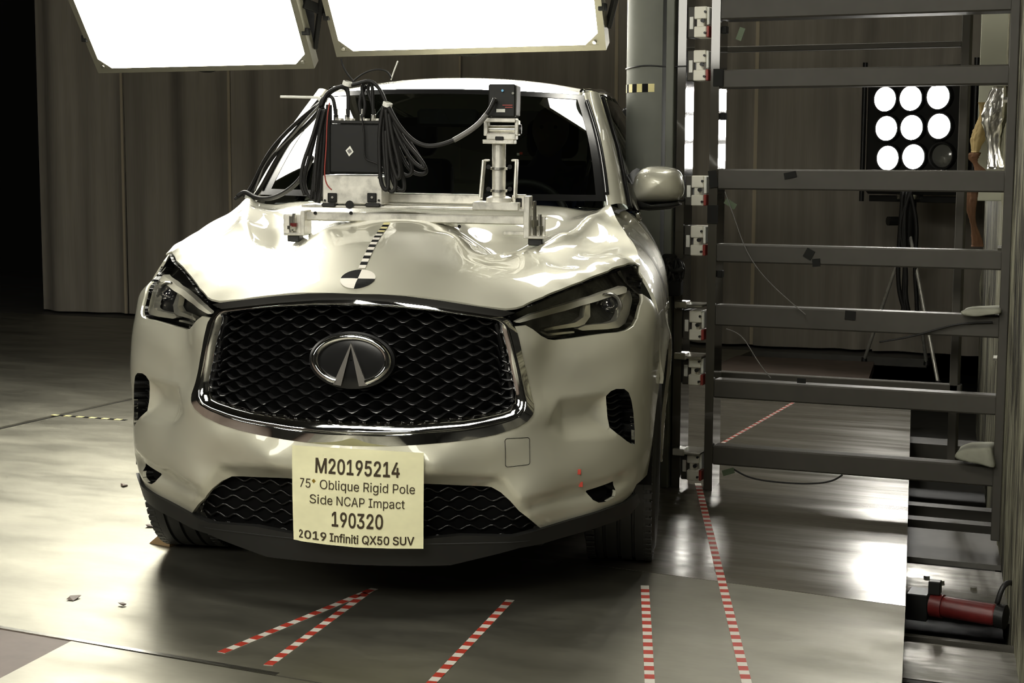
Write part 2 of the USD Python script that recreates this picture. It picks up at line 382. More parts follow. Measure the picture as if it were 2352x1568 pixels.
# curtains hanging along the back of the hall
def curtain(px0, px1, label, hem, seed, u0=None, u1=None):
    u0 = onv(px0, 600, 11.6)[0] if u0 is None else u0; u1 = onv(px1, 600, 11.6)[0] if u1 is None else u1
    r = np.random.default_rng(seed)
    t = Thing('curtain', label, 'curtain', ((u0 + u1) / 2, 11.6, 0), 'drab cloth curtains along the back of the hall')
    n = max(60, int((u1 - u0) / .012)); us = np.linspace(u0, u1, n); zs = np.linspace(.02, 6.5, 14)
    y = np.zeros((14, n))
    ph = r.uniform(0, 6, 8); fr = r.uniform(5, 26, 8); am = .042 / (fr / 6) ** .8
    for k in range(8):
        for i, z in enumerate(zs): y[i] += am[k] * np.sin(fr[k] * us + ph[k] + .25 * np.sin(z * r.uniform(.4, .5) + k)) * (.5 + .5 * np.sin(1.7 * us + ph[k] * 3))
    P = np.stack([np.broadcast_to(us, y.shape), 11.6 + y, np.broadcast_to(zs[:, None], y.shape)], -1)
    t.part('cloth', gridmesh(P), 'curtain_cloth', True)
    if hem:
        h = P[:, -1:] + np.array([[[-.032, -.010, 0]]]); h2 = P[:, -1:] + np.array([[[-.004, -.012, 0]]])
        t.part('hem', gridmesh(np.concatenate([h, h2], 1)), 'curtain_hem')
curtain(90, 290, 'drab curtain panel at the far left, ending at the black gap', True, 1)
curtain(291, 535, 'drab curtain panel under the left softbox', True, 2)
curtain(536, 1060, 'wide drab curtain panel behind the left half of the car roof', True, 3)
curtain(1061, 1415, 'drab curtain panel between car roof and blue-grey pole', True, 4)
curtain(1416, 1735, 'drab curtain panel behind the pole and the load cells', True, 5)
curtain(1736, 2010, 'drab curtain panel seen through the steel frame left of the spot bank', False, 6)
curtain(2011, 2400, 'drab curtain panel behind the lamp stand', False, 7)

# ---------------------------------------------------------------- softboxes
def softbox(label, BL, BR, dirv, L=1.5, group='white softboxes hanging over the car', light='softbox_light'):
    BL, BR = np.array(BL, float), np.array(BR, float); BL[2] = BR[2] = (BL[2] + BR[2]) / 2
    e = BR - BL; w = np.linalg.norm(e); e /= w
    d = np.asarray(dirv, float); d /= np.linalg.norm(d)
    n = np.cross(d, e); n /= np.linalg.norm(n)                       # faces down and towards the car's front
    if n[2] > 0: n = -n
    t = Thing('softbox', label, 'softbox', (BL + BR) / 2, group)
    def Q(a, b, c=0.0): return BL + e * a + d * b + n * c
    lip = .035; ch = .07
    def prism(ab, c0, c1):
        k = len(ab); V = np.array([Q(a, b, c0) for a, b in ab] + [Q(a, b, c1) for a, b in ab])
        F = [[0, i, i + 1] for i in range(1, k - 1)] + [[k, k + i + 1, k + i] for i in range(1, k - 1)]
        for i in range(k): j = (i + 1) % k; F += [[i, j + k, j], [i, i + k, j + k]]
        m = trimesh.Trimesh(V, F); m.fix_normals(); return m
    em = [(lip + ch, lip), (w - lip - ch, lip), (w - lip, lip + ch), (w - lip, L - lip - ch), (w - lip - ch, L - lip), (lip + ch, L - lip), (lip, L - lip - ch), (lip, lip + ch)]
    t.part('diffuser', prism(em, .0, .01), light)
    t.part('bottom_rail', prism([(0, 0), (w, 0), (w, lip), (0, lip)], -.05, .012), 'box_frame_metal')
    t.part('top_rail', prism([(0, L - lip), (w, L - lip), (w, L), (0, L)], -.05, .012), 'box_frame_metal')
    t.part('side_rail', prism([(0, lip), (lip, lip), (lip, L - lip), (0, L - lip)], -.05, .012), 'box_frame_metal')
    t.part('side_rail', prism([(w - lip, lip), (w, lip), (w, L - lip), (w - lip, L - lip)], -.05, .012), 'box_frame_metal')
    for a, b in ((lip, lip), (w - lip, lip)):
        s = 1 if a < w / 2 else -1
        t.part('corner_plate', prism([(a, b), (a + s * ch, b), (a, b + ch)], -.01, .011), 'box_frame_metal')
        t.part('corner_bolt', cyl(Q(a + s * .02, b + .02, .01), Q(a + s * .02, b + .02, .022), .010, 8), 'steel_bright')
    for a in (0.0, w):
        t.part('clip', bx(Q(a, .25) - .018, Q(a, .25) + .018), 'black_matt')
    V = np.array([Q(.02, .02, -.04), Q(w - .02, .02, -.04), Q(w - .02, L - .02, -.04), Q(.02, L - .02, -.04), Q(.1, .1, -.3), Q(w - .1, .1, -.3), Q(w - .1, L - .1, -.3), Q(.1, L - .1, -.3)])
    import manifold3d as m3
    t.part('housing', m3.Manifold.hull_points(V), 'black_matt')
    for s in (0, 1):
        x0 = w + .002
        t.part('brace', bar(Q(x0, .1 + .3 * s, -.05), Q(x0 + .13, .45 - .3 * s + .1, -.12), .02, .05), 'black_matt')
    t.part('handle', tube([Q(w * .42, 0, -.04), Q(w * .45, -.045, -.05), Q(w * .5, -.055, -.05), Q(w * .53, -.045, -.05), Q(w * .56, 0, -.04)], .010), 'black_matt', True)
    for a in (.2, w - .2):
        t.part('hanging_rod', cyl(Q(a, L * .7, -.28), Q(a, L * .7, -.28) * [1, 1, 0] + [0, 0, 8], .012, 8), 'black_matt')
    return t
softbox('glowing white softbox over the left fender of the car, the left of the two', onv(228, 166, 7.48), onv(724, 153, 7.48), (.19, -.70, .68), 2.6)
softbox('glowing white softbox over the car roof, the right of the two', onv(775, 132, 7.44), onv(1394, 107, 7.44), (.14, -.66, .74), .75)
softbox('white softbox hanging high over the pole and the steel frame, above the picture', (-2.42, 7.95, 3.05), (-1.7, 7.95, 3.05), (0, -.86, .5), 1.15)
softbox('white softbox hanging level in front of the hood, above the picture', (-3.0, 1.6, 3.9), (-.8, 1.6, 3.9), (0, .94, .3), 1.3, light='front_light')
softbox('white softbox hanging high in front of the car behind the camera, outside the picture', (-2.0, -1.0, 2.4), (.2, -1.0, 2.4), (0, .40, .92), 1.5, light='front_light')
softbox('white softbox hanging far left in front of the car, outside the picture', (-5.5, -1.0, 2.2), (-3.5, -1.0, 2.2), (0, .40, .92), 1.5, light='front_light')

# ---------------------------------------------------------------- pole, load cells, steel frame
FV = 6.40                                                            # front plane of the frame
PA = onv(1508, 200, 6.5)[:2]
pole = Thing('impact_pole', 'blue-grey rigid steel pole standing against the side of the car', 'pole', (PA[0], PA[1], 0))
g = np.linspace(radians(62), radians(298), 40)
half = [(PA[0] + .127 * cos(x), PA[1] + .127 * sin(x)) for x in g]
pole.part('half_cylinder', slab(half, 0.0, 2.4), 'pole_paint', 30)
uP = [onv(x, 200, FV)[0] for x in (1530, 1550, 1556, 1575)]
pole.part('backing_plate', bx((uP[0] + .004, FV - .02, 0), (uP[1], FV + .19, 2.4)), 'pole_paint')
SK = np.array([-.106, .994])
def skewplate(u0, u1, dep, z1=2.4): return slab([(u0, FV), (u1, FV), (u1 + SK[0] * dep, FV + SK[1] * dep), (u0 + SK[0] * dep, FV + SK[1] * dep)], 0, z1)
pole.part('cell_plate', skewplate(uP[2], uP[3], .19), 'frame_gloss')
pole.part('spacer', bx((uP[1] - .002, FV + .03, 0), (uP[2] + .002, FV + .17, 2.4)), 'black_satin')
for z in (1.77, 1.22):
    gg = np.linspace(radians(120), radians(300), 14)
    pole.part('band_wire', tube([(PA[0] + .130 * cos(x), PA[1] + .130 * sin(x), z + .004 * sin(3 * x)) for x in gg] + [(uP[3], FV - .004, z)], .003, 6), 'black_rubber', True)
tape = Thing('checkered_tape', 'yellow and black checkered measuring tape wrapped round the blue-grey pole', 'tape', (PA[0], PA[1], 1.68))
z0, z1 = onv(1480, 212, 6.4)[2], onv(1480, 193, 6.4)[2]
for k in range(12):
    a0 = radians(140 + k * 12); aa = np.linspace(a0, a0 + radians(12), 5)
    P = np.array([[(PA[0] + .1285 * cos(x), PA[1] + .1285 * sin(x), z) for x in aa] for z in (z0, z1)])
    tape.part('yellow_square' if k % 2 else 'black_square', gridmesh(P), 'tape_yellow' if k % 2 else 'tape_black')

post0, post1 = onv(1632, 200, FV)[0], onv(1652, 200, FV)[0]
fr = Thing('bracing_rack', 'grey painted steel rack of tubes that braces the pole against the weathered wall', 'frame', (post1, FV, 0))
fr.part('post', skewplate(post0, post1, .19), 'frame_gloss')
uR0, uR1 = onv(2300, 600, FV)[0], onv(2335, 100, FV)[0]
fr.part('post', bx((uR0, FV - .01, -.1), (uR0 + .035, FV + .15, 2.4)), 'frame_paint')
fr.part('wall_plate', bx((uR0 + .004, FV + .06, -.1), (uR0 + .03, FV + .36, 2.4)), 'frame_paint')
def zz_(py): return onv(1650, py, FV)[2]
for k, (t_, b_) in enumerate(((-40, 45), (160, 203), (388, 435), (560, 602), (700, 748), (872, 914), (1024, 1068))):
    dep = .14 if k == 0 else .085
    fr.part('crossbeam', bx((post1 - .004, FV + .004, zz_(b_)), (uR0 + .004, FV + dep, zz_(t_)), .006), 'frame_paint')
bz = 7.0
fr.part('rear_post', bx((onv(2208, 100, bz)[0], bz, 0), (onv(2228, 100, bz)[0], bz + .08, 2.4)), 'frame_dull')
for y0, y1 in ((106, 119), (856, 872)):
    za, zb = onv(1700, y1, bz)[2], onv(1700, y0, bz)[2]
    fr.part('rear_rail', bx((onv(1650, y0, bz)[0], bz, za), (onv(2208, y0, bz)[0], bz + .05, zb)), 'frame_dull')
for z in (1.62, 1.05, .62, .2):
    fr.part('bolt', cyl((uR0 - .004, FV + .03, z), (uR0 - .018, FV + .03, z), .012, 6), 'steel_bright')
for z in (1.9, 1.55, 1.30, 1.0, .9):
    fr.part('cable_clip', bx((post1 - .002, FV + .02, z), (post1 + .022, FV + .05, z + .03)), 'black_matt')
# tape patches and a card
def patch_on(px, py, w, h, name, label, m, ang=0, dv=.0):
    c = onv(px, py, FV - .003 + dv); 
    p = affinity.rotate(sbox(-w / 2, -h / 2, w / 2, h / 2), ang)
    single(name, extrude(p, .003, c, (1, 0, 0), (0, 0, 1)), m, label, 'tape', 'black tape patches on the frame')
patch_on(1815, 402, .05, .025, 'tape_patch', 'black tape patch on the third crossbeam from the top, left half', 'black_matt', 12, .004)
patch_on(1858, 583, .035, .04, 'tape_patch', 'upper of two black tape patches on the fourth crossbeam', 'black_matt', -28, .004)
patch_on(1875, 603, .032, .032, 'tape_patch', 'lower of two black tape patches on the fourth crossbeam', 'black_matt', 6, .004)
patch_on(1953, 724, .042, .036, 'tape_patch', 'black tape patch on the fifth crossbeam under its bright top edge', 'black_matt', -3, .004)
patch_on(1841, 874, .036, .02, 'tape_patch', 'small black tape patch on the second crossbeam from the bottom', 'black_matt', 0, .004)
patch_on(1650, 178, .042, .07, 'tape_patch', 'black tape wrap on the post beside the second crossbeam', 'black_matt', 0)
patch_on(1638, 411, .035, .07, 'tape_patch', 'black tape wrap on the post beside the third crossbeam', 'black_matt', 8)
patch_on(1637, 492, .045, .075, 'tape_patch', 'black tape wrap on the post below the third crossbeam', 'black_matt', 0)
# load cells between the pole and the frame post
def cell_meshes(c):
    u0, u1 = uP[3] - c[0] + .001, post0 - c[0] - .011
    m = u0 + (u1 - u0) * .36
    return [('end_plate', bx((u0, .0, -.062), (u0 + .032, .10, .062)), 'frame_paint'),
            ('label_plate', bx((u0 + .008, -.003, -.028), (u0 + .024, .002, .022), .001), 'label_white'),
            ('upper_block', bx((m - .004, -.012, .012), (u1 - .012, .085, .062)), 'cell_paint'),
            ('lower_block', bx((m - .004, -.012, -.062), (u1 - .012, .085, -.018)), 'cell_paint'),
            ('neck', bx((m + .006, -.006, -.02), (u1 - .022, .07, .014)), 'cell_paint'),
            ('red_strip', bx((u1 - .013, -.008, -.062), (u1 - .001, .04, -.016)), 'red_plastic'),
            ('end_label', bx((u1 - .012, -.006, -.012), (u1 - .001, .04, .06)), 'label_white'),
            ('plug', cyl((u1 - .024, -.012, .004), (u1 - .024, -.03, .004), .008, 12), 'black_rubber'),
            ('screw', cyl((u1 - .016, -.008, .04), (u1 - .016, -.02, .04), .005, 8), 'black_rubber'),
            ('screw', cyl((u1 - .016, -.008, -.045), (u1 - .016, -.02, -.045), .005, 8), 'black_rubber')]
cz = [onv(1612, y, FV)[2] for y in (50, 150, 438, 553, 748, 852, 1072)]
cn = ['topmost load cell block between pole and frame post', 'second load cell block from the top, just above the bright strips', 'load cell block beside the tip of the door mirror', 'load cell block below the door mirror, with a thin wire over it',
      'load cell block level with the headlight of the car', 'load cell block level with the grille, third from the floor up counting the lowest', 'lowest load cell block near the floor']
cn[5] = 'second lowest load cell block, level with the car grille'
c0 = None
for z, l in zip(cz, cn):
    if c0 is None:
        t = Thing('load_cell', l, 'load cell', (uP[3], FV + .012, z), 'cream load cells between pole and frame')
        for nme, me, m in cell_meshes((uP[3], FV + .012, z)): t.part(nme, me, m, local=True)
        c0 = t.path
    else: copy_of(c0, 'load_cell', (uP[3], FV + .012, z), l, 'load cell', 'cream load cells between pole and frame')
for y, l in ((697, 'bright bare metal bracket above the fifth load cell'), (815, 'bright bare metal bracket above the second lowest load cell'), (1035, 'bright bare metal bracket above the lowest load cell')):
    z = onv(1600, y + 8, FV)[2]
    t = Thing('cell_bracket', l, 'bracket', (uP[3], FV, z), 'metal brackets above the load cells')
    t.part('shelf', bx((uP[3] - .004, FV - .03, z), (post0 - .011, FV + .11, z + .012)), 'steel_bright')
    t.part('lug', bx((uP[3] - .02, FV - .045, z - .004), (uP[3] + .03, FV + .02, z + .026)), 'steel_bright')
# dark clump of sensor wiring on the pole beside the fender
cl = Thing('wiring_clump', 'clump of black sensor wiring on the pole beside the fender', 'cable', (uP[1], FV - .06, .9))
for k in range(9):
    p = [onv(1542 + rng.uniform(-22, 25), 620 + rng.uniform(-28, 32), FV - .035 - .05 * rng.random()) for _ in range(5)]
    cl.part('wire_loop', tube(p, .006 + .004 * rng.random(), 6), 'cable_black', True)
c = onv(1547, 660, FV - .05); cl.part('sensor_body', bx(c - [.035, .02, .035], c + [.035, .03, .035], .008), 'black_matt')
c = onv(1535, 600, FV - .05); cl.part('sensor_body', bx(c - [.025, .02, .03], c + [.03, .03, .03], .008), 'black_matt')
def wire(name, label, pts, r, m, v=None):
    P = [onv(x, y, v) if v is not None else onv(x, y, w) for x, y, *q in pts for w in (q or [v])]
    single(name, tube(P, r, 6, n=10 * len(P)), m, label, 'wire' if 'wire' in name else 'cable', smooth=True)
wire('thin_wire', 'thin light wire hanging diagonally behind the fourth crossbeam', [(1665, 440), (1690, 510), (1715, 575), (1760, 640), (1830, 705), (1850, 722)], .0022, 'cable_grey', FV - .03)
wire('thin_wire', 'thin light wire hanging diagonally below the fifth crossbeam', [(1668, 755), (1700, 770), (1735, 820), (1770, 868)], .0022, 'cable_grey', FV - .03)
wire('black_cable', 'black cable sagging under the lowest crossbeam', [(1682, 1075), (1720, 1095), (1800, 1108), (1870, 1110), (1915, 1102), (1935, 1090)], .004, 'cable_black', FV - .01)
wire('black_cable', 'black cable drooping below the right end of the fifth crossbeam', [(2020, 785), (2080, 775), (2140, 760), (2200, 745), (2280, 740)], .004, 'cable_black', FV - .012)
for x, y, n_, a_ in ((1701, 78, 'green tag hanging under the top crossbeam', 20), (1678, 468, 'green tag hanging on the post below the third crossbeam', -60), (1673, 1083, 'small dark green tag under the lowest crossbeam', 70)):
    c = onv(x, y, FV - .02)
    single('green_tag', extrude(affinity.rotate(sbox(-.012, -.026, .012, .026), -a_), .002, c, (1, 0, 0), (0, 0, 1)), 'green_print', n_, 'tag', 'green tags on the frame')
# cloth and foil hanging between the frame and the wall
def hang(name, label, cat, px, y0, y1, w, v, m, seed, amp=.02, n=26):
    r = np.random.default_rng(seed); zs = np.linspace(onv(px, y1, v)[2], onv(px, y0, v)[2], n); c = onv(px, (y0 + y1) / 2, v)
    g = np.linspace(0, 2 * pi, 28, endpoint=False); V = []
    for i, z in enumerate(zs):
        t = i / (n - 1); rad = w / 2 * (.75 + .25 * sin(2.2 * t * pi + seed)) 
        rr = rad * (1 + .18 * np.sin(3 * g + seed + t * 3) + .12 * np.sin(7 * g + 2 * seed + 5 * t) + .06 * r.standard_normal(28))
        V.append(np.stack([c[0] + rr * np.cos(g) + .015 * sin(4 * t + seed), c[1] + .55 * rr * np.sin(g), np.full(28, z)], 1))
    V = np.array(V); V = np.concatenate([V, V[:, :1]], 1)
    m_ = gridmesh(V); cap = np.array([V[0, :-1].mean(0), V[-1, :-1].mean(0)])
    v_, f_ = m_; N = len(v_); k = V.shape[1]
    f2 = [[N, j, j + 1] for j in range(k - 1)] + [[N + 1, (n - 1) * k + j + 1, (n - 1) * k + j] for j in range(k - 1)]
    single(name, (np.vstack([v_, cap]), np.vstack([f_, f2])), m, label, cat, smooth=True)
hang('foil_sleeve', 'crinkled silver foil sleeve hanging at the right behind the frame', 'foil', 2293, 198, 388, .105, 7.3, 'foil', 3)
hang('yellow_cloth', 'yellow cloth bag hanging left of the silver foil', 'bag', 2250, 235, 350, .062, 7.5, 'cloth_yellow', 5)
hang('orange_cloth', 'orange-brown cloth hanging below the third crossbeam by the wall', 'cloth', 2238, 440, 566, .05, 7.4, 'cloth_orange', 8)
hang('brown_cloth', 'small brown cloth bundle below the yellow bag', 'cloth', 2244, 350, 392, .05, 7.5, 'cloth_orange', 2)
wp = onv(2285, 100, 7.6)
single('leaning_board', bx((onv(2252, 100, 7.6)[0], 7.6, onv(2250, 158, 7.6)[2] - .6), (onv(2322, 100, 7.6)[0], 7.63, 2.3)), 'panel_paint', 'pale board standing behind the top right corner of the steel rack', 'board')
single('steel_conduit', cyl(onv(2222, 20, 8.2) * [1, 1, 0], onv(2222, 20, 8.2) * [1, 1, 0] + [0, 0, 3], .018, 12), 'frame_paint', 'thin grey vertical conduit behind the lamp stand near the wall', 'pipe', smooth=40)
def cushion(name, label, pts, v, m):
    P = [onv(x, y, v) for x, y in pts]; P = np.array(P)
    import manifold3d as m3
    hull = m3.Manifold.hull_points(np.vstack([P + [0, 0, 0], P + [0, .16, 0]])).refine_to_length(.02)
    tm = trimesh.Trimesh(*vf(hull)); trimesh.smoothing.filter_taubin(tm, iterations=12)
    single(name, tm, m, label, 'sandbag', smooth=True)
cushion('sandbag', 'pale padded bag lying on the right end of the lowest crossbeam', [(2195, 1040), (2215, 1030), (2275, 1028), (2285, 1076), (2230, 1056), (2192, 1054)], FV - .06, 'bag_cloth')
cushion('sandbag', 'flat pale padded bag on the right end of the fifth crossbeam', [(2205, 716), (2225, 710), (2295, 708), (2298, 720), (2240, 728), (2208, 725)], FV - .06, 'bag_cloth')

# ---------------------------------------------------------------- spot bank on its tripod
LV = 10.5
lc = onv(2098, 300, LV)
face = np.array([-.36, -.93, 0]); face /= np.linalg.norm(face); lat = np.cross([0, 0, 1.0], face)   # lat: across the bank
sb = Thing('spot_bank', 'bank of nine round lamps, one of them dark, on a black tripod behind the frame', 'lamp', (lc[0], lc[1], 0))
lat = -lat if np.dot(lat, _right) < 0 else lat
def LP(a, b, c=0.0): return lc + lat * a + np.array([0, 0, b]) + face * c
k = 0
PX = [[(2038, 228), (2097, 226), (2160, 222)], [(2041, 295), (2099, 293), (2162, 290)], [(2044, 363), (2103, 360), (2166, 358)]]
sv, sf = bevbox(.72, .24, .82, .02)
sb.part('housing', (lc + sv[:, :1] * lat + sv[:, 1:2] * face + sv[:, 2:] * np.array([0, 0, 1.]) - face * .13, sf), 'black_matt')
for i in range(3):
    for j in range(3):
        c = onplane(*PX[i][j], lc, face)
        on = not (i == 2 and j == 2)
        R = .083
        p = sb.part('lamp', lathe([(R - .012, .005), (R - .004, .03), (R + .006, .032), (R + .008, -.02), (0, -.02)], c, face, 32), 'black_satin', 40)
        sb.part('bulb_face' if on else 'dark_bulb_face', lathe([(0, .022), (R * .6, .018), (R - .006, .006), (R - .006, -.01), (0, -.01)], c, face, 32), 'spot_light' if on else 'lens_off', 40, parent=p, label=None if on else 'unlit lamp face')
a_ = onv(2085, 455, LV)
sb.part('yoke', bar(LP(-.36, -.44, -.1), LP(.36, -.44, -.1), .05, .04), 'black_satin')
sb.part('side_arm', cyl(LP(-.40, .45, -.05), LP(-.40, -.46, -.05), .016, 12), 'black_satin', 40)
sb.part('side_arm', cyl(LP(.40, .45, -.05), LP(.40, -.46, -.05), .016, 12), 'black_satin', 40)
col = onv(2088, 500, LV + .1)[:2]
sb.part('column', cyl((*col, .75), (*col, onv(2088, 445, LV)[2]), .045, 16), 'black_satin', 40)
sb.part('collar', lathe([(0, 0), (.085, 0), (.085, .03), (.05, .05), (0, .05)], (*col, onv(2088, 458, LV)[2]), (0, 0, 1), 20), 'steel_bright', 40)
sb.part('knob', cyl((*(col + [-.05, -.05]), 1.0), (*(col + [-.12, -.1]), 1.0), .03, 10), 'black_satin')
for px, py in ((1985, 830), (2155, 885), (2128, 838)):
    ft = onz(px, py, .0)
    sb.part('leg', tube([(*col, .95), (ft[0], ft[1], .012)], .012, 8, smooth=False), 'aluminium', True)
    sb.part('foot', lathe([(0, 0), (.022, 0), (.018, .03), (0, .03)], ft, (0, 0, 1), 12), 'black_rubber', 40)
for q in range(5):
    x = rng.uniform(2060, 2110)
    sb.part('power_cable', tube([onv(x + rng.uniform(-15, 15), y, LV - .05) for y in (440, 520, 600, 680, 740)] , .014, 6), 'cable_black', True)

# tapes stuck on the floor
def floortape(a, b, label, w=.027, m1='tape_white', m2='tape_red', n2='red_stripe', seg=.036, name='striped_tape'):
    a, b = np.array(a, float), np.array(b, float); d = b - a; L = np.linalg.norm(d); d /= L; s = np.array([-d[1], d[0]])
    t = Thing(name, label, 'tape', (*((a + b) / 2), 0), 'striped tapes on the floor')
    def q(x0, x1, z0, z1, ww): 
        P = [a + d * x0 - s * ww / 2, a + d * x1 - s * ww / 2, a + d * x1 + s * ww / 2, a + d * x0 + s * ww / 2]
        return slab([tuple(p) for p in P], z0, z1)
    t.part('tape_strip', q(0, L, .0005, .0016, w), m1)
    k = 0
    while (2 * k + 1) * seg < L:
        t.part(n2, q((2 * k) * seg, min((2 * k + 1) * seg, L), .0016, .0021, w), m2); k += 1
def g2(px, py): return onz(px, py)[:2]
floortape(g2(508, 1499), g2(860, 1352), 'red and white striped floor tape, leftmost of the pair meeting under the car')
floortape(g2(616, 1528), g2(850, 1356), 'red and white striped floor tape, right one of the pair meeting under the car')
floortape(g2(985, 1575), g2(1172, 1378), 'red and white striped tape on the floor in front of the middle of the car')
floortape(g2(1493, 1580), g2(1481, 1345), 'red and white striped tape on the floor ending at the right front tyre')
floortape(g2(1718, 1580), g2(1603, 1110), 'long red and white striped tape on the floor running to the foot of the pole')
floortape(g2(1655, 1020), g2(1830, 920), 'faint red striped tape on the floor plate behind the frame', .02)
floortape(g2(120, 953), g2(290, 965), 'yellow and black dotted tape on the floor left of the car', .03, 'tape_black', 'tape_yellow', 'yellow_stripe', .04)
# ---------------------------------------------------------------- the car: local axes x to the picture's right, y to the rear, z up
CYAW, CPT, CRL = radians(16.03006), .0134424, -.0120387
CT = np.array([-2.243, 4.114, -.0121])
def _rot():
    Rz = np.array([[cos(CYAW), -sin(CYAW), 0], [sin(CYAW), cos(CYAW), 0], [0, 0, 1]])
    Rx = np.array([[1, 0, 0], [0, cos(CPT), -sin(CPT)], [0, sin(CPT), cos(CPT)]])
    Ry = np.array([[cos(-CRL), 0, sin(-CRL)], [0, 1, 0], [-sin(-CRL), 0, cos(-CRL)]])
    return Rz @ Rx @ Ry
CR = _rot()
CO = CR.T @ (CAM - CT)
def cray(px, py): return CR.T @ ray(px, py)
def cy(px, py, y):
    d = cray(px, py); return CO + d * (y - CO[1]) / d[1]
def cX(px, py, x):
    d = cray(px, py); return CO + d * (x - CO[0]) / d[0]
def toW(p): return np.asarray(p, float) @ CR.T + CT
def mW(m):
    v, f = vf(m); return toW(v), f

mat('car_paint', (.57, .555, .45), .46, metal=.45, coat=1., coat_rough=.015, noise=None, spec=.5)
mat('chrome', (.78, .78, .76), .06, metal=1.)
mat('chrome_dark', (.30, .30, .29), .10, metal=1.)
mat('badge_grey', (.16, .15, .135), .35, metal=.3)
mat('gloss_black', (.010, .010, .010), .22, spec=.35)
mat('strip_black', (.016, .015, .013), .5, spec=.3)
mat('grille_black', (.012, .012, .0125), .16, coat=.4)
mat('lamp_black', (.008, .008, .008), .22)
mat('lamp_chrome', (.74, .72, .64), .20, metal=.85)
mat('drl_white', (.85, .82, .72), .45, spec=.8)
mat('lens_dark', (.015, .016, .02), .04, coat=1.)
mat('plastic_dark', (.014, .014, .013), .5, spec=.3)
mat('mesh_back', (.004, .004, .004), .9, spec=.1)
mat('tyre_rubber', (.020, .020, .019), .6, bump=(90., .05))
mat('rim_metal', (.45, .45, .43), .25, metal=.9)
mat('seat_cloth', (.02, .02, .022), .85)
mat('dash_plastic', (.018, .018, .018), .6)
mat('dummy_blue', (.03, .04, .10), .6)
mat('dummy_skin', (.28, .20, .13), .6)
pane('clear_lens', (.97, .97, .95), 1.3)
pane('windscreen', (.42, .46, .42), 1.60)
pane('side_glass', (.16, .18, .17), 1.55)
mat('black_print', (.012, .012, .012), .6)

# plan outline of the body (half) and the skin of the front as a depth field over (arc length, height)
PL = np.array([(0, -.078), (.2, -.064), (.4, -.012), (.52, .038), (.65, .135), (.75, .24), (.82, .365), (.858, .52), (.88, .75), (.888, 1.0), (.892, 1.6), (.892, 2.4), (.892, 3.2), (.88, 3.75), (.83, 4.2), (.70, 4.45), (.4, 4.56), (0, 4.59)])
_d = np.r_[0, np.cumsum(np.linalg.norm(np.diff(PL, axis=0), axis=1))]
_c = CubicSpline(_d, PL, bc_type=((1, (1., 0.)), (1, (-1., 0.))))
SS = np.linspace(-.6, _d[-1], 6000)
_pp = np.where(SS[:, None] < 0, _c(np.abs(SS)) * [-1, 1], _c(np.abs(SS)))
_tt = np.gradient(_pp, axis=0); _tt /= np.linalg.norm(_tt, axis=1, keepdims=True)
_nn = np.stack([_tt[:, 1], -_tt[:, 0]], 1)                            # outward
_kd = cKDTree(_pp)
def sd(p):
    """(arc length, depth inside the outline) of points."""
    p = np.atleast_2d(p); _, i = _kd.query(p[:, :2])
    dlt = p[:, :2] - _pp[i]
    return SS[i] + (dlt * _tt[i]).sum(1), -(dlt * _nn[i]).sum(1)
FC = [  # measured points of the front skin (x, y, z)
    (0, -.025, 1.00), (.2, -.012, .99), (.44, .045, .955), (.443, .045, .93), (.30, .0, .96),
    (0, -.005, .88), (0, -.035, .80), (0, -.055, .70), (0, -.066, .62), (0, -.062, .59), (0, -.060, .565), (0, -.085, .525), (0, -.088, .508), (0, -.072, .478), (0, -.055, .46),
    (.25, -.035, .62), (.25, -.040, .585), (.25, -.062, .535), (.25, -.066, .515), (.25, -.050, .485), (.25, -.030, .46), (.25, .005, .30),
    (0, -.03, .30), (0, .0, .20), (.25, .02, .20), (.25, .0, .80),
    (.409, .012, .500), (.409, .020, .478), (.41, .035, .455), (.42, -.002, .56), (.42, .008, .62), (.46, .03, .72), (.46, .04, .84),
    (.532, .055, .656), (.53, .058, .60), (.52, .048, .54), (.497, .034, .43), (.497, .037, .39), (.52, .065, .34), (.544, .107, .297),
    (.52, .08, .86), (.57, .160, .862), (.55, .125, .80), (.54, .10, .72),
    (.64, .190, .80), (.64, .185, .72), (.64, .165, .66), (.63, .155, .60), (.63, .135, .52), (.63, .128, .45), (.62, .135, .41), (.62, .145, .36), (.62, .165, .30),
    (.70, .245, .84), (.72, .245, .76), (.72, .238, .70), (.72, .245, .65), (.72, .222, .58), (.72, .208, .50), (.71, .205, .44), (.71, .208, .40), (.71, .212, .36), (.71, .235, .31),
    (.787, .295, .71), (.795, .31, .64), (.805, .33, .57), (.816, .349, .516), (.79, .295, .46), (.775, .282, .42), (.775, .285, .38), (.765, .305, .33), (.79, .32, .80), (.77, .33, .88),
    (.66, .30, .935), (.72, .40, .97), (.79, .55, 1.0), (.80, .62, 1.03), (.55, .15, .925),
    (.845, .52, .94), (.862, .55, .85), (.868, .56, .72), (.866, .55, .60), (.862, .53, .48), (.84, .48, .37), (.82, .46, .31),
    (.868, .75, .92), (.88, .76, .82), (.885, .76, .66), (.884, .76, .50), (.875, .76, .34), (.83, .75, 1.01), (.885, 1.0, .80), (.884, 1.0, .5), (.865, 1.0, .95)]
FC = np.array(FC)
_s, _D = sd(FC)
_sm = np.abs(_s) < .6
_cs = np.vstack([np.stack([_s, FC[:, 2]], 1), np.stack([-_s[_sm], FC[_sm, 2]], 1)]); _cD = np.r_[_D, _D[_sm]]
_, _iu = np.unique(np.round(_cs, 4), axis=0, return_index=True)
_rbf = RBFInterpolator(_cs[_iu] * [1, 1.25], _cD[_iu], kernel='thin_plate_spline', smoothing=2e-5)
def seg_d(p, a, b):
    a, b = np.array(a), np.array(b); d = b - a; t = np.clip(((p - a) @ d) / (d @ d), 0, 1)
    return np.linalg.norm(p - (a + t[:, None] * d), axis=1)
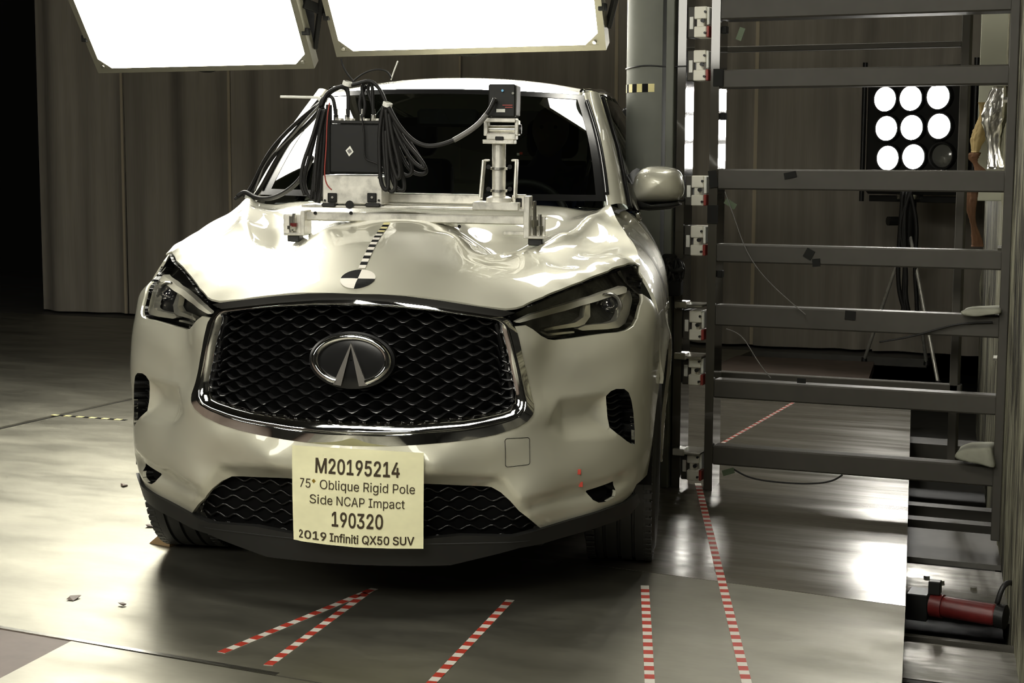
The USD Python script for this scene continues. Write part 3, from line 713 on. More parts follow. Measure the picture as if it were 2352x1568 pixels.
def depth(q):
    q = np.asarray(q, float)
    return _rbf(q * [1, 1.25])
def skin(q, extra=0.0):
    q = np.asarray(q, float); d = depth(q) + extra
    i = np.clip(np.searchsorted(SS, q[:, 0]), 1, len(SS) - 1)
    w = ((q[:, 0] - SS[i - 1]) / (SS[i] - SS[i - 1]))[:, None]
    p = _pp[i - 1] * (1 - w) + _pp[i] * w; n = _nn[i - 1] * (1 - w) + _nn[i] * w
    return np.column_stack([p - n * d[:, None], q[:, 1]])
def hit(pix, extra=0.0):
    """Picture points -> (arc length, height) on the front skin."""
    out = []
    t = np.linspace(.75, 1.35, 240)
    for px, py in pix:
        d = cray(px, py); d = d / (d[1]) * 4.55
        P = CO + t[:, None] * d
        s, D = sd(P); g = D - depth(np.stack([s, P[:, 2]], 1)) - extra
        k = np.argmax(g > 0)
        if k == 0: raise ValueError(f'no hit {px, py}')
        w = -g[k - 1] / (g[k] - g[k - 1]); out.append((s[k - 1] + w * (s[k] - s[k - 1]), P[k - 1, 2] + w * (P[k, 2] - P[k - 1, 2])))
    return np.array(out)
def rnd(poly, r): return poly.buffer(-r).buffer(2 * r).buffer(-r)
def inwards(v):
    """Direction into the body for points of the front skin."""
    _, i = _kd.query(v[:, :2]); return np.column_stack([-_nn[i], 0 * v[:, 0]])

car = Thing('car', 'champagne silver sport utility vehicle with crumpled hood pressed against the pole', 'car', CT, rot=CR)
def cpart(name, m, mt, smooth=38, parent=None, label=None): return car.part(name, m, mt, smooth, parent=parent, label=label, local=True)
def joined(name, m, mt, smooth=38, parent=None, label=None): return cpart(name, join([m, mirrored(m)]), mt, smooth, parent, label)
def both(name, m, mt, smooth=38, parent=None, label=None):
    return [cpart(name, mm, mt, smooth, parent, label) for mm in (m, mirrored(m))]

# outlines traced on the right half
gr_out = [(805, 1023), (880, 1024), (955, 1021), (1030, 1015), (1083, 1008), (1140, 997), (1185, 982), (1212, 966), (1224, 950), (1226, 930), (1217, 890), (1209, 855), (1200, 819), (1187, 760), (1180, 743)]
hl_low = [(1180, 750), (1208, 747), (1224, 756), (1243, 771), (1259, 779), (1276, 781), (1312, 777), (1360, 770), (1398, 765), (1423, 763), (1441, 758), (1456, 748), (1465, 732), (1472, 703), (1475, 675)]
H = hit(gr_out); HL = hit(hl_low)
H[0, 0] = 0.0
yA, yB = .62, .50
def s_side(y): return sd([(.9, y)])[0][0]
arch = [(s_side(.9 - .42 * cos(a)), .36 + .42 * sin(a)) for a in np.linspace(radians(52), radians(-6), 12)]
arch = [p for p in arch if p[0] < s_side(.665) and p[1] > .385]
low = hit([(1462, 1112), (1450, 1135), (1430, 1152), (1390, 1166), (1320, 1188), (1241, 1212)])
opening = hit([(1195, 1175), (1173, 1151), (1152, 1132), (1130, 1120), (1060, 1117), (973, 1113), (820, 1108)]); opening[-1, 0] = 0
right = np.vstack([H, HL, [(s_side(.66), .86)], arch, low, opening])
def full(r, mir=True):
    r = np.asarray(r); return Polygon(np.vstack([r, (r * [-1, 1])[::-1]]))
bump_half = Polygon(np.vstack([right]))
if not bump_half.is_valid: bump_half = bump_half.buffer(0)
vent = rnd(Polygon(hit([(1392, 909), (1403, 898), (1415, 893), (1434, 893), (1444, 901), (1450, 918), (1455, 949), (1458, 988), (1458, 1024), (1440, 1013), (1418, 996), (1406, 982), (1400, 961), (1395, 936)])), .004)
fog = rnd(Polygon(hit([(1352, 1129), (1417, 1106), (1417, 1126), (1412, 1141), (1394, 1151), (1375, 1154), (1363, 1148)])), .004)
ventc, fogc = np.array(vent.centroid.coords[0]), np.array(fog.centroid.coords[0])
# shallow forms pressed into the skin: the scoop that leads to the vent, the groove over the lower trim
sc0 = hit([(1392, 905), (1285, 915), (1240, 985), (1300, 1010), (1420, 1000)])
sc_poly = Polygon(sc0)
seamL = hit([(1199, 1152), (1260, 1138), (1340, 1118), (1412, 1098), (1440, 1085)])
edge1 = hit([(820, 1079), (973, 1084), (1060, 1086), (1130, 1090), (1160, 1103), (1199, 1150), (1226, 1190), (1241, 1212)]); edge1[0, 0] = 0
shelf = Polygon(np.vstack([edge1, [(edge1[-1, 0] - .01, .15), (0, .15)]]))
def relief(q):
    e = np.zeros(len(q))
    de = np.min([seg_d(q, a, b) for a, b in zip(edge1[:-1], edge1[1:])], 0); ins = contains_xy(shelf, q[:, 0], q[:, 1])
    fade = np.clip((edge1[-2, 0] - q[:, 0]) / .10, 0, 1)
    e += np.where(ins, .62 * np.minimum(de, .05), 0) - .011 * fade * np.exp(-np.where(ins, 0, de) / .035)
    d = np.array([sc_poly.exterior.distance(Point(p)) if sc_poly.contains(Point(p)) else 0 for p in q])
    e += .034 * (1 - np.exp(-(d / .030) ** 1.2)) * np.clip((q[:, 0] - sc0[:, 0].min()) / .11, 0, 1)
    dl = np.min([seg_d(q, a, b) for a, b in zip(seamL[:-1], seamL[1:])], 0)
    e += .006 * np.exp(-(dl / .006) ** 2)
    # trim below the groove sits back, its lower lip forward
    ls = np.interp(q[:, 0], seamL[:, 0], seamL[:, 1]); below = ls - q[:, 1]
    on = np.clip((q[:, 0] - seamL[0, 0] + .01) / .05, 0, 1) * np.clip((seamL[-1, 0] + .06 - q[:, 0]) / .06, 0, 1)
    e += on * .016 * np.exp(-((below - .022) / .020) ** 2)
    return e
def bskin(q): return skin(q, relief(q))
bump_geo = bump_half.difference(vent.union(fog))
joined('bumper_cover', patch(bump_geo, bskin, .0115, .012, inwards), 'car_paint', 30)
for hole, nme in ((vent, 'side_vent'), (fog, 'fog_recess')):
    ring = hole.buffer(.003)
    # walls of the opening and a dark mesh at its back
    b = densify(np.array(hole.exterior.coords)[:-1], .008); A = bskin(b)
    dep = .05 if nme == 'side_vent' else .035
    B = A + inwards(A) * dep
    W = gridmesh(np.stack([np.vstack([A, A[:1]]), np.vstack([B, B[:1]])]))
    back = patch(hole, lambda q: (lambda v: v + inwards(v) * dep)(bskin(q)), .012)
    for m_ in (False, True):
        f_ = mirrored if m_ else (lambda x: x)
        p = cpart(nme, f_(join([back])), 'mesh_back')
        cpart('vent_wall', f_((W[0], np.vstack([W[1], W[1][:, ::-1]]))), 'plastic_dark', 30, parent=p)
        if nme == 'fog_recess': continue
        zs = np.arange(hole.bounds[1], hole.bounds[3], .02)
        for z in zs[1:]:
            ln = hole.intersection(LineString([(hole.bounds[0], z), (hole.bounds[2], z)]))
            if ln.length < .02: continue
            xs = np.array(ln.coords if ln.geom_type == 'LineString' else ln.geoms[0].coords)[:, 0]
            q = np.column_stack([np.linspace(xs[0], xs[-1], 9), z + .004 * np.sin(np.linspace(0, 9, 9))]); v = bskin(q); v = v + inwards(v) * (dep - .012)
            cpart('mesh_bar', f_(tube(v, .0028, 5, n=18)), 'grille_black', True, parent=p)
# tow-eye cover outline on the right of the sign
te = rnd(Polygon(hit([(1159, 1007), (1216, 1004), (1217, 1066), (1160, 1072)])), .008)
ring = te.exterior.buffer(.0009)
cpart('tow_eye_seam', patch(ring, lambda q: (lambda v: v - inwards(v) * .0008)(bskin(q)), .006), 'plastic_dark', label='thin square seam of the tow eye cover')
# lower grille and skirt
lowg = np.vstack([[(0, opening[-1, 1])], opening[::-1][1:], low[-1:], hit([(1225, 1240)]), [(0, .235)]])
lowg = Polygon(lowg).buffer(.012)
p = joined('lower_grille', patch(lowg, lambda q: (lambda v: v + inwards(v) * .05)(skin(q)), .02), 'mesh_back')
for z in np.arange(.27, opening[-1, 1], .03):
    smax = lowg.intersection(LineString([(-.1, z), (1, z)])).bounds[2]
    q = np.column_stack([np.linspace(0, smax, 60), z + .007 * np.sin(np.linspace(0, smax, 60) * 90 + (0 if int(z * 33) % 2 else pi))]); v = skin(q); v = v + inwards(v) * .042
    joined('mesh_bar', tube(v, .0035, 6, smooth=False), 'lamp_black', True, parent=p)
sk_top = np.vstack([[(0, .262)], hit([(1060, 1228), (1180, 1230), (1241, 1213), (1320, 1189), (1390, 1167), (1430, 1153), (1455, 1132)])])
sk_bot = np.vstack([hit([(1462, 1150), (1440, 1180)]), hit([(1380, 1204), (1300, 1228), (1240, 1246), (1190, 1255)]), [(.3, .195), (0, .19)]])
skirt = Polygon(np.vstack([sk_top, sk_bot])).buffer(.001)
joined('skirt', patch(skirt, lambda q: (lambda v: v - inwards(v) * .012)(skin(q)), .02, .03, inwards), 'plastic_dark')
q = np.column_stack([np.linspace(0, hit([(1215, 1228)])[0, 0], 24), np.full(24, .262)]); v = skin(q); v = v - inwards(v) * .010
joined('skirt_edge', tube(v, .004, 6), 'plastic_dark')

# ---- grille: frame, mesh bars, emblem
gin = [(805, 968), (879, 967), (950, 966), (1006, 963), (1060, 959), (1108, 952), (1150, 944), (1169, 938), (1180, 926), (1182, 905), (1176, 880), (1169, 850), (1154, 783), (1144, 744), (1134, 737), (1080, 728), (1000, 717), (900, 709), (805, 706)]
GI = hit(gin); GI[0, 0] = GI[-1, 0] = 0
gtop = [(1163, 731), (1155, 728), (1080, 717), (1000, 705), (900, 693), (805, 688)]
GT = hit(gtop); GT[-1, 0] = 0
frame_out = Polygon(np.vstack([H[:-1], GT]))
go = np.vstack([H[:-1] * 1.0, GT])
def ring_pts(poly_half, n):
    ls = LineString(poly_half); return np.array([ls.interpolate(t, True).coords[0] for t in np.linspace(0, 1, n)])
NR = 150
Ro = ring_pts(rnd(Polygon(np.vstack([go, (go * [-1, 1])[::-1]])), .012).exterior.coords, 2 * NR)
def closed_ring(half, r):
    pl = rnd(Polygon(np.vstack([half, (half * [-1, 1])[::-1]])), r)
    ls = LineString(pl.exterior.coords); c = np.array(ls.coords)
    L = ls.length; st = ls.project(Point(0, pl.bounds[1]))
    P = np.array([ls.interpolate((st + t * L) % L).coords[0] for t in np.linspace(0, 1, 2 * NR, endpoint=False)])
    ar = np.sum(P[:, 0] * np.roll(P[:, 1], -1) - np.roll(P[:, 0], -1) * P[:, 1])
    if ar < 0: P = np.vstack([P[:1], P[1:][::-1]])
    return P
Ro, Ri = closed_ring(go, .010), closed_ring(GI, .012)
def fr_at(t, off):
    q = Ro * (1 - t) + Ri * t; v = skin(q); return v - inwards(v) * off
prof = [(-.03, -.02), (-.005, -.012), (0.0, .003), (.40, .0085), (.45, .008), (.48, .002), (.52, .002), (.56, .009), (.62, .009), (1.0, -.004), (1.01, -.05)]
R = np.stack([fr_at(t, o) for t, o in prof]); R = np.concatenate([R, R[:, :1]], 1)
cpart('grille_frame', weld(gridmesh(R)), 'chrome', 40, label='bright chrome surround of the grille')
bz = rnd(Polygon(np.vstack([GI, (GI * [-1, 1])[::-1]])), .01).buffer(.02)
gp = cpart('grille', patch(bz, lambda q: (lambda v: v + inwards(v) * .075)(skin(q)), .03), 'mesh_back', label='black wavy mesh grille')
inn = Polygon(np.vstack([GI, (GI * [-1, 1])[::-1]])).buffer(.004)
z0, z1 = GI[0, 1] + .008, GI[-1, 1] - .006
NB = 15; wl = .0725
def bulge(s, z): return .030 * (1 - ((s / .5) ** 2)) * np.clip(1 - ((z - .77) / .2) ** 2, 0, 1)
for k in range(NB):
    # rows follow the lower and upper edge of the opening
    t = (k + .5) / NB
    s = np.linspace(-.6, .6, 620)
    lo = np.interp(np.abs(s), GI[:8, 0], GI[:8, 1]); hi = np.interp(np.abs(s), GI[::-1][:7, 0], GI[::-1][:7, 1])
    lo = np.where(np.abs(s) > GI[7, 0], GI[7, 1] + (np.abs(s) - GI[7, 0]) * .15, lo)
    zc = lo * (1 - t) + hi * t
    ph = 2 * pi * s / wl + (pi if k % 2 else 0)
    z = zc + .0062 * np.cos(ph)
    ok = contains_xy(inn, s, z); s_, z_, ph_ = s[ok], z[ok], ph[ok]
    v = skin(np.column_stack([s_, z_])); nin = inwards(v); trough = .5 - .5 * np.cos(ph_)
    off = -.030 + bulge(s_, z_) + .012 * trough
    c = v - nin * off[:, None]; up = np.array([0, 0, 1.0])
    th = .0028 + .0026 * trough
    sec = [(-.010, .9), (.0, 1.0), (.006, .55), (.008, .0), (.004, -.8), (-.010, -1.)]
    Rr = np.stack([c - nin * a + up * (b * th)[:, None] for a, b in sec]); Rr = np.concatenate([Rr, Rr[:1]])
    cpart('grille_bar', gridmesh(Rr.transpose(1, 0, 2)), 'grille_black', 50, parent=gp)
# side webs of the mesh frame
both('grille_side', tube(skin(ring_pts(GI[8:14], 20)) + inwards(skin(ring_pts(GI[8:14], 20))) * .02, .009, 8), 'gloss_black', True)
# strip over the grille, under the lip of the hood
lipR = hit([(805, 668), (870, 669), (930, 673), (1010, 683), (1100, 697), (1160, 706), (1185, 711)]); lipR[0, 0] = 0
strip = Polygon(np.vstack([lipR - [0, .010], GT[1:]])).buffer(.0005)
joined('hood_gap_strip', patch(strip, lambda q: (lambda v: v + inwards(v) * .010)(skin(q)), .012), 'strip_black')
# emblem
ec = np.array([0.0, hit([(814, 823)])[0, 1]])
e0 = skin(ec[None])[0] + np.array([0, -.038, 0])
ex, ey, ez = np.array([1., 0, 0]), np.array([0, .12, .993]), np.array([0, -.993, .12])
def emb(poly, h, z): return extrude(poly, h, e0 + ez * z, ex, ey)
def ell(a, b, n=64): return Polygon([(a * cos(t), b * sin(t)) for t in np.linspace(0, 2 * pi, n, endpoint=False)])
A_, B_ = .127, .0835
def dome(a, b, h, z, n=12):
    P = np.array([[e0 + ex * a * cos(t) * r + ey * b * sin(t) * r + ez * (z + h * (1 - r ** 4)) for t in np.linspace(0, 2 * pi, 65)] for r in np.linspace(0.02, 1, n)])
    W = np.array([[e0 + ex * a * cos(t) + ey * b * sin(t) + ez * (z - .03) for t in np.linspace(0, 2 * pi, 65)]])
    return gridmesh(np.concatenate([P, W]))
eb = cpart('emblem', weld(dome(A_, B_, .010, .0)), 'gloss_black', 40, label='oval badge with two lines meeting in a point')
def ringmesh(a0, b0, a1, b1, t0, t1, h, z, n=80):
    T = np.linspace(t0, t1, n); rows = []
    for f_, hh in ((0, 0), (.12, .7), (.5, 1.), (.88, .7), (1, 0)):
        a, b = a0 + (a1 - a0) * f_, b0 + (b1 - b0) * f_
        rows.append([e0 + ex * a * cos(t) + ey * b * sin(t) + ez * (z + h * hh) for t in T])
    return gridmesh(np.array(rows))
gap = .42
cpart('emblem_ring', ringmesh(.120, .0775, .096, .0575, -pi / 2 + gap, 1.5 * pi - gap, .017, .006), 'chrome', 60, parent=eb)
apex = np.array([0, .046])
for s in (-1, 1):
    o, i_ = np.array([s * .0500, -.071]), np.array([s * .0265, -.0745])
    pts = [apex + [0, .004], o, i_, apex - [0, .006]]
    top = [e0 + ex * p[0] + ey * p[1] + ez * (.020 if k in (0, 3) else .018) for k, p in enumerate(pts)]
    mid = [t + ez * .004 for t in top]
    lowp = [e0 + ex * p[0] + ey * p[1] + ez * .004 for p in pts]
    V = np.array(top + lowp); F = [[0, 1, 2], [0, 2, 3]] + [[a, b, b + 4] for a, b in ((1, 0), (2, 1), (3, 2), (0, 3))] + [[a, b + 4, a + 4] for a, b in ((1, 0), (2, 1), (3, 2), (0, 3))]
    tm = trimesh.Trimesh(V, F); tm.fix_normals()
    cpart('emblem_line', tm, 'badge_grey', parent=eb)

# ---- headlights
hl_top = [(1475, 640), (1477, 617), (1470, 609), (1458, 608), (1440, 613), (1400, 628), (1350, 647), (1300, 667), (1250, 688), (1205, 708), (1184, 719), (1170, 731)]
hlp = np.vstack([HL, hit(hl_top)])
hlp = rnd(Polygon(hlp).buffer(0), .003)
def at(off): return lambda q: (lambda v: v + inwards(v) * off)(skin(q))
DR = [(1182, 741), (1200, 733), (1222, 723), (1290, 703), (1370, 681), (1440, 657), (1447, 661), (1446, 672), (1372, 694), (1300, 715), (1225, 734), (1196, 742)]
HK = [(1447, 668), (1456, 668), (1462, 686), (1455, 722), (1446, 742), (1430, 753), (1400, 757), (1345, 760), (1332, 756), (1352, 748), (1405, 743), (1424, 737), (1434, 722), (1440, 695)]
LS = [(1257, 757), (1330, 742), (1350, 729), (1356, 700), (1366, 697), (1366, 728), (1352, 746), (1335, 752), (1259, 762)]
LL = [(1252, 762), (1268, 768), (1330, 762), (1330, 766), (1268, 774), (1250, 765)]
pc = hit([(1402, 704)])[0]
for m_ in (False, True):
    f_ = mirrored if m_ else (lambda x: x)
    hp = cpart('headlight', f_(patch(hlp, at(.045), .014)), 'lamp_black', label=None)
    b = densify(np.array(hlp.exterior.coords)[:-1], .01); A = skin(b); B = A + inwards(A) * .045
    W = gridmesh(np.stack([np.vstack([A, A[:1]]), np.vstack([B, B[:1]])])); W = (W[0], np.vstack([W[1], W[1][:, ::-1]]))
    cpart('lamp_wall', f_(W), 'lamp_black', 30, parent=hp)
    for nm, tr_, mt, off, th in (('light_strip', DR, 'drl_white', .010, .02), ('light_hook', HK, 'lamp_chrome', .014, .02), ('lower_strip', LS, 'lamp_chrome', .018, .02), ('lower_line', LL, 'lamp_chrome', .022, .01)):
        pg = rnd(Polygon(hit(tr_)).buffer(0), .0015)
        cpart(nm, f_(patch(pg, at(off), .008, th, inwards)), mt, 30, parent=hp)
    c = skin(pc[None])[0]; nn_ = np.array([.22, -.97, 0.08]); nn_ /= np.linalg.norm(nn_)
    c = c - nn_ * .046
    cpart('projector_bezel', f_(lathe([(.042, -.01), (.044, .012), (.040, .018), (.034, .012), (.032, -.01)], c, nn_, 32)), 'lamp_chrome', 40, parent=hp)
    cpart('projector_lens', f_(lathe([(0, .022), (.010, .021), (.02, .016), (.028, .008), (.033, -.006)][::-1], c, nn_, 32)), 'lens_dark', True, parent=hp)
    cpart('clear_cover', f_(patch(hlp.buffer(-.003), at(.003), .012)), 'clear_lens', 60, parent=hp)

# ---- hood
HP = [(0, -.012, 1.004), (.2, .0, .999), (.44, .055, .962), 
      (0, .03, 1.030), (.2, .05, 1.022), (.40, .09, .995),
      (0, .054, 1.038), (0, .2, 1.095), (0, .475, 1.168), (0, .7, 1.205), (0, 1.0, 1.228), (0, 1.2, 1.236),
      (.2, .2, 1.085), (.2, .475, 1.155), (.2, .75, 1.19), (.2, 1.05, 1.222), (.35, .2, 1.055), (.36, .35, 1.082), (.36, .5, 1.10), (.36, .7, 1.135), (.38, 1.0, 1.20),
      (.46, .45, 1.092), (.53, .7, 1.140), (.60, .95, 1.185), (.664, 1.2, 1.226), (.45, .85, 1.165), (.52, 1.1, 1.205),
      (.58, .45, 1.062), (.66, .65, 1.085), (.70, .8, 1.110), (.74, .9, 1.140), (.787, .7, 1.082), (.70, 1.05, 1.18), (.653, 1.2, 1.220), (.68, 1.3, 1.23), (0, 1.3, 1.245), (.4, 1.28, 1.235)]
_tl = skin(hit([(1205, 707), (1250, 687), (1300, 666), (1350, 646), (1400, 627), (1440, 612), (1462, 607)]))
HP = np.vstack([np.array(HP), _tl + [-.004, .006, .005], _tl[:-1] + [-.022, .034, .026]]); HPm = HP[HP[:, 0] > 0] * [-1, 1, 1]
Hall = np.vstack([HP, HPm])
_h = RBFInterpolator(Hall[:, :2], Hall[:, 2], kernel='thin_plate_spline', smoothing=1e-5)
def poly_d(q, pts): return np.min([seg_d(q, a, b) for a, b in zip(pts[:-1], pts[1:])], 0)
ridgeR = [(.36, .40), (.46, .52), (.56, .74), (.66, 1.16)]
def hoodz(q):
    q = np.asarray(q, float); z = _h(q); a = np.column_stack([np.abs(q[:, 0]), q[:, 1]])
    d = poly_d(a, ridgeR)
    fade = np.clip((q[:, 1] - .2) / .3, 0, 1)
    z = z + fade * (.016 * np.exp(-np.abs(d / .022) ** 1.4))
    inside = a[:, 0] < np.interp(q[:, 1], [p[1] for p in ridgeR], [p[0] for p in ridgeR])
    z = z - np.where(inside, .012, .004) * fade * np.exp(-((d - .09) / .05) ** 2)
    # buckles left by the crash
    z = z - .030 * np.exp(-(((q[:, 0] - .30) / .10) ** 2 + ((q[:, 1] - .60) / .12) ** 2))
    z = z + .012 * np.exp(-(((q[:, 0] - .22) / .06) ** 2 + ((q[:, 1] - .42) / .10) ** 2))
    z = z - .018 * np.exp(-(((q[:, 0] + .40) / .08) ** 2 + ((q[:, 1] - .60) / .16) ** 2))
    z = z + .022 * np.exp(-(((q[:, 0] + .56) / .10) ** 2 + ((q[:, 1] - .80) / .22) ** 2))
    z = z + .010 * np.exp(-(((q[:, 0] + .22) / .05) ** 2 + ((q[:, 1] - .50) / .14) ** 2))
    z = z - .010 * np.exp(-(((q[:, 0] + .62) / .05) ** 2 + ((q[:, 1] - .55) / .08) ** 2))
    z = z + .008 * np.exp(-(((q[:, 0] - .05) / .12) ** 2 + ((q[:, 1] - .55) / .05) ** 2))
    return z
def hsurf(q): return np.column_stack([q, hoodz(q)])
def hhit(pix):
    out = []; y = np.linspace(-.08, 1.35, 500)
    for px, py in pix:
        d = cray(px, py); P = CO + d / d[1] * (y - CO[1])[:, None]
        g = hoodz(P[:, :2]) - P[:, 2]; k = np.argmax(g > 0)
        if k == 0: k = int(np.argmax(g))
        out.append(P[k, :2])
    return np.array(out)
lip_xy = skin(lipR)[:, :2] + [0, .013]
tops = skin(hit([(1205, 707), (1250, 687), (1300, 666), (1350, 646), (1400, 627), (1440, 612), (1462, 607)]))[:, :2]
seam = [(.800, .64), (.793, .70), (.765, .82), (.735, .93), (.70, 1.06), (.66, 1.20)]
rear = [(.60, 1.225), (.4, 1.18), (.2, 1.14), (0, 1.13)]
hr = np.vstack([lip_xy, tops + [-.006, .008], seam, rear]); hr[0, 0] = 0
hood_poly = Polygon(np.vstack([hr, (hr * [-1, 1])[::-1]])).buffer(0)
down = lambda v: np.tile([0, .1, -1.], (len(v), 1))
cpart('hood', patch(hood_poly, hsurf, .0135, .006, down), 'car_paint', 40, label='crumpled hood with raised creases on both sides')
cowl = Polygon([(-.70, 1.17), (-.6, 1.235), (-.4, 1.19), (-.2, 1.15), (0, 1.14), (.2, 1.15), (.4, 1.19), (.6, 1.235), (.70, 1.17), (.72, 1.32), (0, 1.30), (-.72, 1.32)]).buffer(0)
cpart('cowl', patch(cowl, lambda q: np.column_stack([q, hoodz(q) - .025]), .03), 'plastic_dark')

# ---- body sides: x as a field over (y, z)
SC = [(.80, .62, 1.037), (.85, .6, .95), (.868, .6, .84), (.874, .6, .70), (.872, .6, .5), (.86, .6, .33),
      (.79, .70, 1.078), (.845, .72, .99), (.877, .75, .86), (.884, .75, .6), (.872, .75, .34),
      (.737, .93, 1.14), (.81, .93, 1.075), (.862, .93, .98), (.885, .93, .86), (.888, .93, .6), (.875, .93, .3),
      (.662, 1.2, 1.215), (.76, 1.2, 1.13), (.855, 1.2, 1.0), (.887, 1.2, .86), (.890, 1.2, .6), (.87, 1.2, .3), (.64, 1.3, 1.24), (.74, 1.4, 1.18), (.78, 1.5, 1.15), (.862, 1.5, 1.02), (.890, 1.5, .86), (.875, 1.5, .6), (.87, 1.5, .28),
      (.79, 2.2, 1.16), (.868, 2.2, 1.03), (.893, 2.2, .88), (.872, 2.2, .6), (.87, 2.2, .28), (.79, 3.0, 1.18), (.87, 3.0, 1.05), (.893, 3.0, .9), (.878, 3.0, .6), (.87, 3.0, .28),
      (.77, 3.8, 1.2), (.85, 3.8, 1.07), (.88, 3.8, .9), (.875, 3.8, .6), (.85, 3.8, .3), (.70, 4.3, 1.2), (.76, 4.3, 1.05), (.79, 4.3, .9), (.79, 4.3, .6), (.76, 4.3, .3)]
SC = np.array(SC)
_sx = RBFInterpolator(SC[:, 1:] * [1, 1.3], SC[:, 0], kernel='thin_plate_spline', smoothing=1e-5)
def dent(y, side): return 0 * y if side < 0 else .26 * np.exp(-((y - 2.26) / .23) ** 2) + .07 * np.exp(-((y - 2.26) / .55) ** 2)
def flare(q):
    r1 = np.hypot(q[:, 0] - .9, q[:, 1] - .36); r2 = np.hypot(q[:, 0] - 3.68, q[:, 1] - .36)
    return .012 * (np.exp(-((r1 - .43) / .03) ** 2) + np.exp(-((r2 - .43) / .03) ** 2))
def side_surf(s):
    return lambda q: np.column_stack([s * (_sx(q * [1, 1.3]) + flare(q) - dent(q[:, 0], s)), q[:, 0], q[:, 1]])
wheel1, wheel2 = Point(.9, .36).buffer(.415, 32), Point(3.68, .36).buffer(.415, 32)
def topline(y0, y1): 
    ys = np.linspace(y0, y1, 24); P = [(.62, 1.03), (.7, 1.074), (.82, 1.108), (.93, 1.137), (1.06, 1.175), (1.2, 1.212), (1.3, 1.225), (1.42, 1.19), (1.5, 1.155), (2.2, 1.165), (3., 1.185), (3.8, 1.205), (4.3, 1.205)]
    return [(y, np.interp(y, [p[0] for p in P], [p[1] for p in P])) for y in ys]
segs = [('fender', .624, 1.40), ('front_door', 1.404, 2.42), ('rear_door', 2.424, 3.38), ('rear_quarter', 3.384, 4.3)]
for s in (1, -1):
    for nme, y0, y1 in segs:
        tl = topline(y0, y1); zb = .40 if 'fender' in nme else .27
        pg = Polygon([(y0, .27)] + tl + [(y1, .27)]).difference(wheel1.union(wheel2))
        if pg.geom_type != 'Polygon': pg = max(pg.geoms, key=lambda g: g.area)
        m = patch(pg, side_surf(s), .025 if nme != 'fender' else .018, .012, lambda v: np.tile([-s, 0, 0.], (len(v), 1)))
        if s > 0: m = (m[0], m[1][:, ::-1])
        m = (m[0], m[1][:, ::-1])
        cpart(nme, m, 'car_paint', 35)
    for yc in (.9, 3.68):
        g = np.linspace(0, pi, 24); A = np.stack([np.full(24, s * .86), yc - .414 * np.cos(g), .36 + .414 * np.sin(g)], 1); B = A * [0, 1, 1] + [s * .55, 0, 0]
        mm = gridmesh(np.stack([A, B])); cpart('wheel_arch_liner', (mm[0], np.vstack([mm[1], mm[1][:, ::-1]])), 'plastic_dark', True)

# ---- glass house
def wsp(a, b):
    a, b = np.asarray(a, float), np.asarray(b, float)
    base = np.stack([.648 * a, 1.262 - .14 * (1 - a ** 2), 1.237 + 0 * a], -1)
    top = np.stack([.516 * a, 1.79 - .13 * (1 - a ** 2), 1.632 + .014 * (1 - a ** 2)], -1)
    p = base * (1 - b[..., None]) + top * b[..., None]
    n = np.array([0, -.6, .8]); return p + n * (.025 * np.sin(pi * np.clip(b, 0, 1)) * (1 - .5 * a ** 2))[..., None] + np.stack([np.sign(a) * .014 * np.sin(pi * np.clip(b, 0, 1)) * np.abs(a), 0 * a, 0 * a], -1)
def wgrid(a0, a1, b0, b1, n=40, m=24, off=0.0):
    a, b = np.meshgrid(np.linspace(a0, a1, n), np.linspace(b0, b1, m)); return gridmesh(wsp(a, b) + np.array([0, -.6, .8]) * off)
ws = cpart('windshield', wgrid(-1, 1, 0, 1, 60, 30), 'windscreen', True, label='dark windshield reflecting the softboxes')
cpart('black_border', wgrid(-1, 1, .945, 1.0, 60, 4, .0012), 'gloss_black', True, parent=ws)
cpart('black_border', wgrid(-1, 1, 0, .05, 60, 4, .0012), 'gloss_black', True, parent=ws)
cpart('black_border', wgrid(-1, -.945, .05, .945, 6, 30, .0012), 'gloss_black', True, parent=ws)
cpart('black_border', wgrid(.945, 1, .05, .945, 6, 30, .0012), 'gloss_black', True, parent=ws)
# pillars: inner edge along the glass, outer edge along the door frame
for s in (1, -1):
    b = np.linspace(-.04, 1.02, 24); E = wsp(np.full(24, float(s)), b) 
    O = np.stack([s * np.interp(b, [0, .5, 1], [.722, .660, .580]), np.interp(b, [0, .5, 1], [1.40, 1.66, 1.90]), np.interp(b, [0, .5, 1], [1.205, 1.42, 1.626])], 1)
    k = np.linspace(0, 1, 9)
    n = np.array([s * .45, -.45, .45])
    P = np.array([E * (1 - t) + O * t + n * (.034 * (t * (1 - t)) * 4) ** 1.0 for t in k])
    inner = P[:1] + np.array([-s * .01, .02, -.03]); P = np.concatenate([inner, P, P[-1:] + np.array([-s * .035, .03, -.02])])
    mm = gridmesh(P); cpart('a_pillar', (mm[0], mm[1] if s > 0 else mm[1][:, ::-1]), 'car_paint', True)
    cpart('pillar_trim', tube(E[2:-2] + np.array([s * .006, -.002, .004]), .008, 8), 'gloss_black', True)
    cpart('door_frame_trim', tube(O[1:] + np.array([s * .004, .02, -.004]), .014, 8), 'gloss_black', True)
ry = np.linspace(0, 1, 40); ra = np.linspace(-1, 1, 50)
yy = np.interp(ry, [0, 1], [0, 1])
